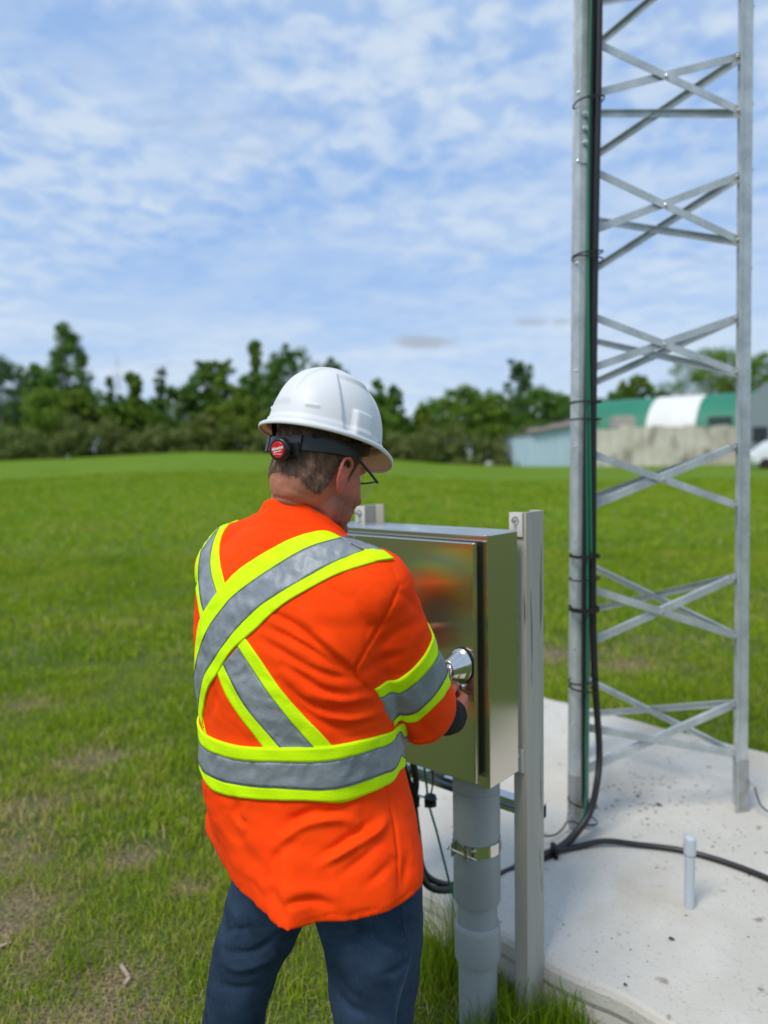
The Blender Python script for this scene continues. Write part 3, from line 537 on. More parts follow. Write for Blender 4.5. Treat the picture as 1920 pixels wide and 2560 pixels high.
def flecks():
    dm = mat('soil_flecks', (.16, .115, .07), .9, var=(.07, .05, .035), vscale=90); mb = MB()
    for i in range(210):
        k = random.random()
        u, v = (random.gauss(1630, 85), random.gauss(1975, 50)) if k < .70 else ((random.gauss(1800, 70), random.gauss(2130, 32)) if k < .85 else (random.uniform(1400, 1900), random.uniform(2150, 2500)))
        c = G(u, v, SLZ+.0012)
        if not on_slab(c[0], c[1], -.04): continue
        s_ = random.uniform(.0012, .0045)*(1 if k < .85 else .7); n = 5; a0 = random.random()*6; st = random.uniform(1, 2.6)
        V = [c+[s_*st*math.cos(a0+6.283*j/n), s_*math.sin(a0+6.283*j/n), 0] for j in range(n)]+[c+[0, 0, s_*.5]]; mb.add(V, [(j, (j+1) % n, n) for j in range(n)])
    mb.build('soil_flecks', dm, label='scattered brown soil crumbs on the slab between the tower legs', cat='soil crumbs', kind='stuff')
flecks()
def debris():
    dm = mat('leaf_debris', (.07, .045, .03), .8)
    for (u, v, s_, lab) in ((1678, 2349, .012, 'small curled dark leaf scrap in the middle of the slab'), (1563, 2465, .008, 'dark crumb near the front edge of the slab'), (1648, 2013, .016, 'largest dark clod between the tower legs'), (1595, 1992, .010, 'dark clod left of the largest clod between the legs')):
        c = G(u, v, SLZ+.002); mb = MB(); V = []; n = 9
        for i in range(n):
            a = 2*math.pi*i/n; rr = s_*random.uniform(.5, 1.1); V.append(c+[rr*math.cos(a), rr*math.sin(a)*.7, random.uniform(.001, .007)])
        V.append(c+[0, 0, .009]); mb.add(V, [(i, (i+1) % n, n) for i in range(n)]+[tuple(range(n))[::-1]]); mb.build('debris', dm, base=c, label=lab, cat='debris')
debris()

# ================================================================== background
def leaf_mat(name, c1, c2):
    m = mat(name, c1, .6, spec=.25); N = m.node_tree.nodes; L = m.node_tree.links; at = N.new('ShaderNodeAttribute'); at.attribute_name = 'tint'
    x = N.new('ShaderNodeMixRGB'); x.inputs[1].default_value = (*c1, 1); x.inputs[2].default_value = (*c2, 1); L.new(at.outputs['Fac'], x.inputs[0]); L.new(x.outputs[0], N['Principled BSDF'].inputs['Base Color'])
    tl = N.new('ShaderNodeBsdfTranslucent'); L.new(x.outputs[0], tl.inputs[0]); mx_ = N.new('ShaderNodeMixShader'); mx_.inputs[0].default_value = .35
    L.new(N['Principled BSDF'].outputs[0], mx_.inputs[1]); L.new(tl.outputs[0], mx_.inputs[2]); L.new(mx_.outputs[0], N['Material Output'].inputs[0]); return m
LM = {'dark': leaf_mat('foliage_dark', (.058, .145, .017), (.14, .26, .034)), 'mid': leaf_mat('foliage_mid', (.085, .19, .015), (.19, .30, .028)), 'bright': leaf_mat('foliage_bright', (.10, .18, .012), (.21, .29, .026)), 'olive': leaf_mat('foliage_olive', (.085, .135, .025), (.21, .245, .07)), 'blue': leaf_mat('foliage_cool', (.05, .125, .035), (.12, .21, .07))}
bark = mat('bark', (.12, .10, .08), .9, var=(.20, .18, .15), vscale=3)
def leaves_mesh(name, cl, per, size, m, parent, squash=1.0):
    """cl: clump centres and radii (n,4)"""
    n = len(cl)*per; c = np.repeat(cl[:, :3], per, 0); r = np.repeat(cl[:, 3], per); d = RNG.normal(0, 1, (n, 3)); d /= np.linalg.norm(d, axis=1)[:, None]; d *= (RNG.random(n)**.45)[:, None]
    p = c+d*r[:, None]*[1, 1, .75*squash]; nrm = d+RNG.normal(0, .5, (n, 3))+[0, 0, .4]; nrm /= np.linalg.norm(nrm, axis=1)[:, None]; t = np.cross(nrm, RNG.normal(0, 1, (n, 3))); t /= np.linalg.norm(t, axis=1)[:, None]; b = np.cross(nrm, t); s = size*RNG.uniform(.5, 1.2, n)[:, None]
    V = np.stack([p-t*s, p-b*s*.55+t*s*.1, p+t*s, p+b*s*.55+t*s*.1], 1).reshape(-1, 3); F_ = (np.arange(n)*4)[:, None]+np.arange(4)
    me = bpy.data.meshes.new(name); V = V-ORG[parent.name] if parent is not None else V; me.from_pydata(V.tolist(), [], F_.tolist()); me.update()
    a = me.attributes.new('tint', 'FLOAT', 'POINT'); ct = RNG.random(len(cl)); a.data.foreach_set('value', np.clip(np.repeat(np.repeat(ct, per)*.75+RNG.random(n)*.35, 4), 0, 1).astype(np.float32))
    return finish(me, name, m, parent, ORG[parent.name] if parent is not None else np.zeros(3))
def tree(u, vt, wpx, Y, kind, shape, label, vlow=1010, gap=.0, dens=1.0, group='trees along the field edge'):
    x0 = P(u, 1100, Y)[0]; zb = float(gh(x0, Y))-.1; top = P(u, vt, Y)[2]; W = wpx/FPX*Y; H = top-zb; zl = max(P(u, vlow, Y)[2], zb+.3)
    wpx = wpx*(1.5 if shape in ('round', 'ragged') else 1.25); W = wpx/FPX*Y; t = empty('tree', (x0, Y, zb), label, 'tree', group); b = np.array([x0, Y, zb]); mb = MB()
    kx = random.uniform(-.3, .3); path = [b, b+[kx*.3, 0, H*.3], b+[kx, .1, H*.6], b+[kx*.5, 0, H*.93]]; tr = .05+H*.017; mb.tube(resample(path, 12), np.linspace(tr, .03, 12), 8)
    ncl = int((80 if shape != 'thin' else 44)*dens*max(1, H/7)); cl = []
    for i in range(ncl):
        s_ = random.random()**.95; z = zl+(top-zl)*s_*.97
        f = {'round': math.sqrt(max(0.05, 1-(1.62*s_-.60)**2*.97)), 'cone': (1-s_)**.8+.10, 'spire': .95*(1-s_)**.62*(.88+.16*math.sin(s_*13+u))+.05, 'thin': .6+.4*math.sin(3.1*s_), 'ragged': (.55+.45*math.sin(s_*9+u))*math.sqrt(max(.08, 1.05-s_**2))}[shape]
        a = random.uniform(0, 2*math.pi); rr = W/2*f*math.sqrt(random.uniform(.03, 1.0))*.95; cr = max(.24, W*(.115 if shape != 'thin' else .26)*random.uniform(.7, 1.3)*(1.1-.45*s_))
        q = [x0+kx*s_+rr*math.cos(a), Y+rr*math.sin(a)*.8, z-cr*.4+random.uniform(-.25, .25)]; cl.append((*q, cr))
        if i % 3 == 0:
            o = b+[kx*s_, 0, max(.3, (z-zb)*.72)]; mb.tube([o, (o+np.array(q))/2+[0, 0, .1], q], [tr*.35*(1.1-s_), tr*.25*(1.1-s_), .012], 5)
    mb.build('trunk', bark, t, smooth=True)
    leaves_mesh('crown', np.array(cl), int(70 if shape != 'thin' else 60), .15 if W > 1.4 else .11, LM[kind], t)
    return t
TR = [(12, 888, 150, 62, 'blue', 'round', 'leftmost bluish green leafy tree cut by the picture edge', 1090), (108, 905, 95, 60, 'dark', 'ragged', 'loose dark tree just left of the tallest tree', 1080), (182, 798, 165, 58, 'dark', 'spire', 'tallest dark tree with an irregular airy crown, left of the worker', 1080), (155, 960, 190, 57, 'mid', 'round', 'mid green rounded tree under the tallest tree', 1100), (206, 972, 70, 55, 'bright', 'round', 'bright yellow green bushy tree beside the tallest tree', 1080),
      (277, 940, 34, 58, 'dark', 'cone', 'slim dark conifer right of the tallest tree', 1085), (345, 922, 70, 58, 'mid', 'ragged', 'small tree with a knob of leaves at its top', 1070), (318, 985, 80, 59, 'dark', 'round', 'low dark bushy tree behind the knob-topped tree', 1090), (407, 915, 30, 60, 'blue', 'thin', 'thin wispy sapling standing alone against the sky', 1040), (455, 960, 110, 58, 'dark', 'round', 'low dark tree left of the twin-topped trees', 1090),
      (518, 900, 100, 57, 'dark', 'round', 'left one of the twin-topped dark trees', 1090), (572, 893, 90, 57, 'mid', 'round', 'right one of the twin-topped trees', 1090), (590, 990, 130, 54, 'bright', 'round', 'bright green tree low beside the white helmet', 1100), (645, 846, 92, 60, 'mid', 'ragged', 'tall ragged tree with spiky top left of the helmet', 1090), (735, 862, 130, 58, 'dark', 'round', 'broad dark tree directly behind the top of the helmet', 1090), (830, 898, 100, 58, 'dark', 'round', 'dark tree behind the right side of the helmet', 1090),
      (940, 945, 78, 58, 'dark', 'spire', 'pointed dark tree immediately right of the helmet', 1100), (988, 957, 80, 57, 'dark', 'spire', 'second pointed dark tree right of the helmet', 1100), (905, 1000, 170, 56, 'mid', 'round', 'wide green tree low behind the helmet brim', 1120), (1062, 1010, 62, 58, 'bright', 'cone', 'small light conical tree in the gap of the treeline', 1100),
      (1160, 965, 150, 58, 'mid', 'round', 'broad green tree in the middle of the right treeline', 1100), (1225, 985, 90, 59, 'mid', 'round', 'rounded green tree leaning on the broad middle tree', 1100), (1302, 898, 58, 60, 'blue', 'thin', 'tall narrow poplar rising left of the tower', 1030), (1352, 965, 150, 56, 'dark', 'round', 'dense dark tree below the poplar, above the shed', 1110), (1420, 985, 90, 57, 'mid', 'round', 'green tree partly hidden by the left tower leg', 1100),
      (1583, 940, 74, 75, 'mid', 'round', 'airy tree seen through the tower, left of the white roof band', 1010), (1530, 985, 90, 74, 'dark', 'round', 'low dark tree behind the left end of the green roof', 1050), (1652, 980, 40, 75, 'mid', 'round', 'small shrubby tree behind the white roof band', 1020), (1775, 868, 190, 74, 'mid', 'round', 'large leafy tree seen through the right of the tower above the green roof', 1010), (1905, 880, 140, 76, 'mid', 'round', 'leafy tree at the right picture edge above the grey barn', 1020)]
for (u, vt, wpx, Y, k, sh, lab, vl) in TR: tree(u, vt, wpx, Y, k, sh, lab, vl)
def bare_tree():
    for (u, vt, lab) in ((300, 892, 'leafless grey sapling faint against the sky'), (1262, 960, 'leafless grey tree beside the poplar')):
        Y = 63; x0 = P(u, 1100, Y)[0]; zb = float(gh(x0, Y))-.1; top = P(u, vt, Y)[2]; b = np.array([x0, Y, zb]); H = top-zb; t = empty('bare_tree', b, lab, 'tree'); mb = MB(); mb.tube([b, b+[.1, 0, H*.5], b+[0, 0, H]], [.09, .05, .015], 6); mb.build('trunk', mat('pale_bark', (.32, .31, .31), .9), t); mb = MB()
        for i in range(22):
            s_ = random.uniform(.3, .9); o = b+[.05, 0, H*s_]; a = random.uniform(0, 6.28); l = H*.22*(1.2-s_); mb.tube([o, o+[l*.5*math.cos(a), l*.3*math.sin(a), l*.7], o+[l*.65*math.cos(a), l*.4*math.sin(a), l*1.5]], [.022, .014, .006], 4)
        mb.build('branches', bpy.data.materials['pale_bark'], t)
bare_tree()
def hedge():
    cl = []; Y = 53
    for i in range(620):
        u = random.uniform(-120, 1300); Yq = Y+random.uniform(-1.5, 3); x = P(u, 1100, Yq)[0]; zb = float(gh(x, Yq)); vt = 1052+16*math.sin(u*.021)+12*math.sin(u*.057+1)+(18 if u > 1000 else 0); top = P(u, vt, Yq)[2]; s_ = random.random()*(1 if i % 4 else 0); cl.append((x, Yq, zb+.05+(top-zb-.5)*s_, random.uniform(.45, .8)))
    o = leaves_mesh('hedgerow', np.array(cl), 75, .15, LM['olive'], None); tag(o, 'low olive green hedgerow of wild shrubs along the whole far field edge', 'hedge', kind='stuff')
    cl = []
    for i in range(760):   # wood behind the shrubs, seen only as dark depth
        u = random.uniform(-150, 1480); Yq = random.uniform(63, 68); x = P(u, 1100, Yq)[0]; zb = float(gh(x, Yq)); vt = (972 if u < 960 else 1004)+22*math.sin(u*.013+2)+15*math.sin(u*.045)+10*math.sin(u*.11)+(24 if 240 < u < 470 else 0)+(18 if 1000 < u < 1090 else 0); top = P(u, vt, Yq)[2]; s_ = random.random(); cl.append((x, Yq, zb+.2+(top-zb-.8)*s_, random.uniform(.8, 1.2)))
    o = leaves_mesh('far_wood', np.array(cl), 60, .26, LM['dark'], None); tag(o, 'dark far-off wood filling in behind the separate trees', 'wood', kind='stuff')
hedge()
def shed():
    Y = 52; m = mat('blue_siding', (.42, .56, .66), .6, var=(.50, .63, .72), vscale=1.5, stretch=(6, 6, .2)); x0 = P(1283, 1100, Y)[0]; x1 = P(1470, 1100, Y)[0]; zb = float(gh(x0, Y))-.1; zl = P(1283, 1090, Y)[2]
    r = empty('shed', ((x0+x1)/2, Y+2, zb), 'pale blue corrugated shed with a brown sloping roof left of the tower', 'shed'); n = 70; xs = np.linspace(x0, x1, n)
    prof = lambda x: np.interp(x, [x0, P(1340, 1100, Y)[0], P(1470, 1100, Y)[0]], [zl, P(1340, 1078, Y)[2], P(1470, 1052, Y)[2]])
    V = []; 
    for dy in (0, 5):
        for i, x in enumerate(xs): yy = Y+dy+(.05 if i % 2 else 0); V += [(x, yy, zb), (x, yy, float(prof(x)))]
    Fc = [(k*2*n+i*2, k*2*n+i*2+2, k*2*n+i*2+3, k*2*n+i*2+1) for k in (0, 1) for i in range(n-1)]+[(0, 1, 2*n+1, 2*n), (2*n-2, 4*n-2, 4*n-1, 2*n-1)]
    mb = MB(); mb.add(V, Fc); mb.build('wall', m, r); rm = mat('brown_roofing', (.22, .185, .16), .8)
    xa = P(1335, 1100, Y)[0]; xb = x1+.3; za = P(1335, 1082, Y)[2]; zb2 = P(1478, 1040, Y)[2]
    mb = MB(); V = [(xa-.2, Y-.3, za-.02), (xb, Y-.3, zb2-.42), (xb, Y+5.3, zb2+.15), (xa-.2, Y+5.3, za+.55)]; V += [(a, b, c+.12) for a, b, c in V]; mb.add(V, [(3, 2, 1, 0), (4, 5, 6, 7), (0, 1, 5, 4), (1, 2, 6, 5), (2, 3, 7, 6), (3, 0, 4, 7)]); mb.build('roof', rm, r)
    V = [(x0-.1, Y-.08, zl-.02), (xa, Y-.08, za-.12), (xa, Y+5.1, za-.12), (x0-.1, Y+5.1, zl-.02)]; V += [(a, b, c+.10) for a, b, c in V]; mb = MB(); mb.add(V, [(3, 2, 1, 0), (4, 5, 6, 7), (0, 1, 5, 4), (1, 2, 6, 5), (2, 3, 7, 6), (3, 0, 4, 7)]); mb.build('lean_to_roof', rm, r)
shed()
def concrete_wall():
    Y = 50; m = mat('stained_wall', (.70, .66, .56), .9, var=(.56, .52, .44), vscale=.9, spec=.2); overlay(m, (.14, .10, .08), 1.1, .50, .68, stretch=(1, 1, .6), amount=.75); overlay(m, (.58, .54, .42), .8, .55, .7, stretch=(1, 1, .3), amount=.5, off=(4, 4, 0))
    x0 = P(1470, 1100, Y)[0]; x1 = P(1846, 1100, Y)[0]; zb = float(gh(x0, Y))-.15; r = empty('bunker_wall', ((x0+x1)/2, Y, zb), 'long stained beige concrete wall behind the tower, below the green roof', 'wall'); mb = MB(); n = 14
    for i in range(n):
        a = x0+(x1-x0)*i/n; b = x0+(x1-x0)*(i+1)/n-.03; zt = P(0, 1072 if i < 4 else (1066 if i % 3 else 1062), Y)[2]; u = 1470+376*(i+.5)/n; zt = P(u, 1074 if i < 3 else (1067 if i % 3 else 1063), Y)[2]
        mb.box(((a+b)/2, Y+.02*(i % 2), (zt+zb)/2), np.eye(3), ((b-a)/2, .15, (zt-zb)/2))
    mb.build('wall_panels', m, r); q = P(1555, 1058, Y+1.2); mb = MB(); mb.box((q[0], q[1], q[2]-.25), np.eye(3), (.72, .6, .62)); mb.box((q[0], q[1], q[2]+.42), np.eye(3), (.62, .5, .07)); mb.build('block_stack', mat('block_grey', (.40, .37, .34), .9), r)
concrete_wall()
def quonset():
    al = rad(38); ax = np.array([math.cos(al), -math.sin(al), 0]); cr = np.array([math.sin(al), math.cos(al), 0]); Rr = 4.3
    gm = mat('green_tarp', (.012, .20, .115), .55, var=(.010, .165, .095), vscale=.6); wm = mat('white_tarp', (.74, .75, .73), .55, var=(.66, .67, .65), vscale=.7)
    Y0 = 58; base = P(1612, 1100, Y0); zb = float(gh(base[0], Y0)); apex = P(1700, 990, Y0+2)[2]; hb = apex-zb-Rr*.80
    r = empty('quonset_barn', (base[0], Y0, zb), 'long arched barn roof in green with one white band, behind the concrete wall', 'barn'); n = 26
    def seg(name, s0, s1, m, dr):
        mb = MB(); V = []; k = 8
        for s in np.linspace(s0, s1, k):
            o = base.copy(); o[2] = zb+hb; o = o+ax*s
            for j in range(n+1):
                a = math.pi*j/n; V.append(o+cr*(Rr-(Rr+dr)*math.cos(a))+Z*(Rr*.80+dr)*math.sin(a))
        Fc = [(i*(n+1)+j, (i+1)*(n+1)+j, (i+1)*(n+1)+j+1, i*(n+1)+j+1) for i in range(k-1) for j in range(n)]; mb.add(V, Fc); return mb.build(name, m, r, smooth=True)
    seg('green_roof', -9, 0.03, gm, 0); seg('white_roof_band', 0, 3.7, wm, .04); seg('green_roof', 3.67, 9.0, gm, 0)
    mb = MB(); o = base.copy(); o[2] = zb
    for side in (0, 2*Rr): a = o+cr*side-ax*9; b = o+cr*side+ax*9.0; mb.bar(a+Z*hb/2, b+Z*hb/2, Z, hb, .1)
    mb.build('side_wall', bpy.data.materials['block_grey'], r)
    mb = MB(); V = []; o = base.copy(); o[2] = zb+hb; o = o-ax*9
    for j in range(n+1): a = math.pi*j/n; V.append(o+cr*(Rr-Rr*math.cos(a))+Z*Rr*.80*math.sin(a))
    V += [o+cr*2*Rr-Z*hb, o-Z*hb]; mb.add(V, [tuple(range(len(V)))]); mb.build('end_wall', gm, r)
    mb = MB(); q = P(1800, 1052, 53.0); mb.box(q, (ax, cr, Z), (.8, .1, .3)); tag(mb.build('dark_louvre', mat('louvre_dark', (.03, .06, .055), .7), r))
quonset()
def grey_barn():
    Y = 47; m = mat('grey_siding', (.22, .27, .29), .6, var=(.26, .31, .33), vscale=2, stretch=(5, 5, .2)); a = P(1862, 1100, Y)[0]; b = a+7; zb = float(gh(a, Y))-.1; z0 = P(1862, 985, Y)[2]; z1 = P(1862, 960, Y)[2]
    r = empty('grey_barn', ((a+b)/2, Y+3, zb), 'grey metal barn wall at the right edge behind the white van', 'barn'); V = [(a, Y, zb), (b, Y, zb), (b, Y, z1+2), (a+1.1, Y, z1), (a, Y, z0-.6)]; V += [(x+4.3, y+8, z) for x, y, z in V]
    mb = MB(); mb.add(V, [(0, 1, 2, 3, 4), (9, 8, 7, 6, 5), (0, 4, 9, 5), (4, 3, 8, 9), (3, 2, 7, 8), (1, 6, 7, 2)]); mb.build('wall', m, r); mb = MB(); q = P(1900, 1085, Y-.05); mb.box(q, np.eye(3), (.45, .06, .45)); mb.build('window', mat('dark_glass', (.02, .025, .03), .15), r)
grey_barn()
def van():
    Y = 43; c = P(1905, 1153, Y); x = c[0]+.9; zb = float(gh(x, Y)); r = empty('parked_van', (x, Y, zb), 'white van parked at the right edge before the grey barn', 'van'); wm = mat('van_paint', (.75, .76, .78), .25, coat=.5)
    pr = [(-1.75, .35), (-1.78, .75), (-1.6, .98), (-1.05, 1.12), (-.45, 1.62), (2.3, 1.68), (2.42, .9), (2.4, .35)]; mb = MB(); n = len(pr); V = [(x+a, Y-.8*(1 if b < 1.2 else .86), zb+b) for a, b in pr]+[(x+a, Y+.8*(1 if b < 1.2 else .86), zb+b) for a, b in pr]
    mb.add(V, [tuple(range(n))[::-1], tuple(range(n, 2*n))]+[(i, (i+1) % n, n+(i+1) % n, n+i) for i in range(n)]); mb.build('body', wm, r, bevel=.05)
    for dx in (-1.1, 1.6):
        mb = MB(); mb.lathe((x+dx, Y-.84, zb+.32), (0, 1, 0), [(0, .25), (.02, .32), (.2, .32), (.22, .25)], 24); wl = mb.build('wheel', mat('tyre', (.02, .02, .02), .8) if dx < 0 else bpy.data.materials['tyre'], r)
    for (p0) in ([(-.92, 1.15), (-.45, 1.52), (.25, 1.54), (.25, 1.12)], [(.35, 1.12), (.35, 1.54), (1.3, 1.56), (1.3, 1.12)]):
        mb = MB(); V = [(x+a, Y-.82+.10*(b-1.1), zb+b) for a, b in p0]; V += [(a, b+.02, c_) for a, b, c_ in V]; mb.add(V, [(0, 1, 2, 3), (7, 6, 5, 4), (0, 4, 5, 1), (1, 5, 6, 2), (2, 6, 7, 3), (3, 7, 4, 0)]); mb.build('window', bpy.data.materials['dark_glass'], r)
    mb = MB(); mb.ell((x-1.70, Y-.55, zb+.82), (.08, .16, .10)); mb.build('headlight', mat('lamp_clear', (.7, .72, .75), .1), r, smooth=True)
van()
def rock():
    c = P(1222, 1156, 50); zb = float(gh(c[0], 50)); mb = MB(); mb.ell((c[0], 50, zb+.12), (.28, .25, .22), n=10, m=7); o = mb.build('boulder', mat('pale_rock', (.36, .36, .33), .9), base=(c[0], 50, zb), label='small pale boulder in the grass left of the blue shed', cat='boulder')
rock()

# ================================================================== the worker
PHI = rad(36); gB = np.array([math.sin(PHI), math.cos(PHI), 0]); rB = np.array([math.cos(PHI), -math.sin(PHI), 0]); C0 = np.array([-.177, 1.50, 0])
def bw(s, t, z): return C0+rB*s+gB*t+Z*z
HY, HP = rad(46), rad(16); hf = np.array([math.sin(HY)*math.cos(HP), math.cos(HY)*math.cos(HP), -math.sin(HP)]); hr = np.array([math.cos(HY), -math.sin(HY), 0]); hu = np.cross(hr, hf)
HO = np.array([-.130, 1.505, 1.640])
def hw(x, y, z): return HO+hr*x+hf*y+hu*z
def remeshed(mb, vox, it, fac=.5):
    me = bpy.data.meshes.new('tmp'); me.from_pydata(np.concatenate(mb.v).tolist(), [], mb.f); o = bpy.data.objects.new('tmp', me); COL.objects.link(o)
    r = o.modifiers.new('r', 'REMESH'); r.mode = 'VOXEL'; r.voxel_size = vox; r.adaptivity = 0
    if it: s_ = o.modifiers.new('s', 'SMOOTH'); s_.factor = fac; s_.iterations = it
    dg = bpy.context.evaluated_depsgraph_get(); ev = bpy.data.meshes.new_from_object(o.evaluated_get(dg)); bpy.data.objects.remove(o)
    n = len(ev.vertices); V = np.empty(n*3); ev.vertices.foreach_get('co', V); Nn = np.empty(n*3); ev.vertex_normals.foreach_get('vector', Nn); Fc = [tuple(p.vertices) for p in ev.polygons]; return V.reshape(-1, 3), Nn.reshape(-1, 3), Fc
def seg_dist(px, line):
    best = np.full(len(px), 1e9)
    for a, b in zip(line[:-1], line[1:]):
        a = np.array(a, float); b = np.array(b, float); d = b-a; t = np.clip(((px-a)@d)/(d@d), 0, 1); best = np.minimum(best, np.linalg.norm(px-a-t[:, None]*d, axis=1))
    return best
def fold(V, Nn, folds):
    """press creases measured on the photograph into the cloth facing the camera"""
    px = proj(V); view = V-CAM; view /= np.linalg.norm(view, axis=1)[:, None]; face = sst(-(Nn*view).sum(1), .05, .35); D = np.zeros(len(V))
    for line, amp, wd in folds:
        ln = spline(line, 8*len(line)) if len(line) > 2 else np.array(line, float); d = seg_dist(px, ln)
        e0 = np.linalg.norm(px-ln[0], axis=1); e1 = np.linalg.norm(px-ln[-1], axis=1); D += amp*.00112*np.exp(-(d/(wd*.80))**2)*(np.minimum(1, .35+np.minimum(e0, e1)/60))
    return V+Nn*(D*face)[:, None]
def wrinkle(V, Nn, amp, sc, st=(1, 1, 1)):
    d = np.array([mnoise.noise((p[0]*sc*st[0], p[1]*sc*st[1], p[2]*sc*st[2])) for p in V]); return V+Nn*(d*amp)[:, None]
person = empty('person', (-.177, 1.50, 0), 'worker seen from behind in orange safety shirt, white hard hat and jeans at the cabinet', 'person')
# ---- joints
JR = bw(.180, .0, 1.415); ER = np.array([.064, 1.53, 1.155]); WR = np.array([.158, 1.785, 1.031])
JL = bw(-.188, .005, 1.432); EL = np.array([-.300, 1.890, 1.215]); WL = np.array([-.070, 1.925, 1.130])
# ---- shirt
HEM = [G(u, v, .845) for (u, v) in ((510, 2070), (535, 2120), (585, 2215), (633, 2258), (681, 2306), (712, 2329), (745, 2322), (797, 2306), (874, 2303), (970, 2282), (1004, 2260), (1055, 2219))]+[np.array(q) for q in ((.068, 1.46, .845), (.055, 1.57, .845), (.00, 1.66, .845), (-.10, 1.74, .845), (-.24, 1.79, .845), (-.36, 1.745, .845))]
def hem_radius(ang):
    loop = spline(np.array(HEM+[HEM[0]])[:, :2], 400); d = loop-C0[:2]; s_ = d@rB[:2]; t = d@gB[:2]; a = np.arctan2(t, s_); r = np.hypot(s_, t); o = np.argsort(a); return np.interp(ang, a[o], r[o], period=2*math.pi)
LV = np.array([  # z, s, t, a, b, exponent
    (.95, -.004, .004, .222, .190, 2.2), (1.05, -.008, .0, .214, .176, 2.25), (1.15, -.008, -.004, .214, .170, 2.3), (1.25, -.004, -.006, .222, .172, 2.35), (1.33, 0, -.008, .232, .163, 2.4), (1.40, 0, -.006, .232, .152, 2.4), (1.445, 0, 0, .224, .140, 2.35), (1.48, 0, .006, .205, .126, 2.2), (1.508, 0, .014, .172, .112, 2.1), (1.530, 0, .020, .138, .101, 2), (1.552, 0, .025, .108, .093, 2), (1.580, 0, .030, .090, .088, 2)])
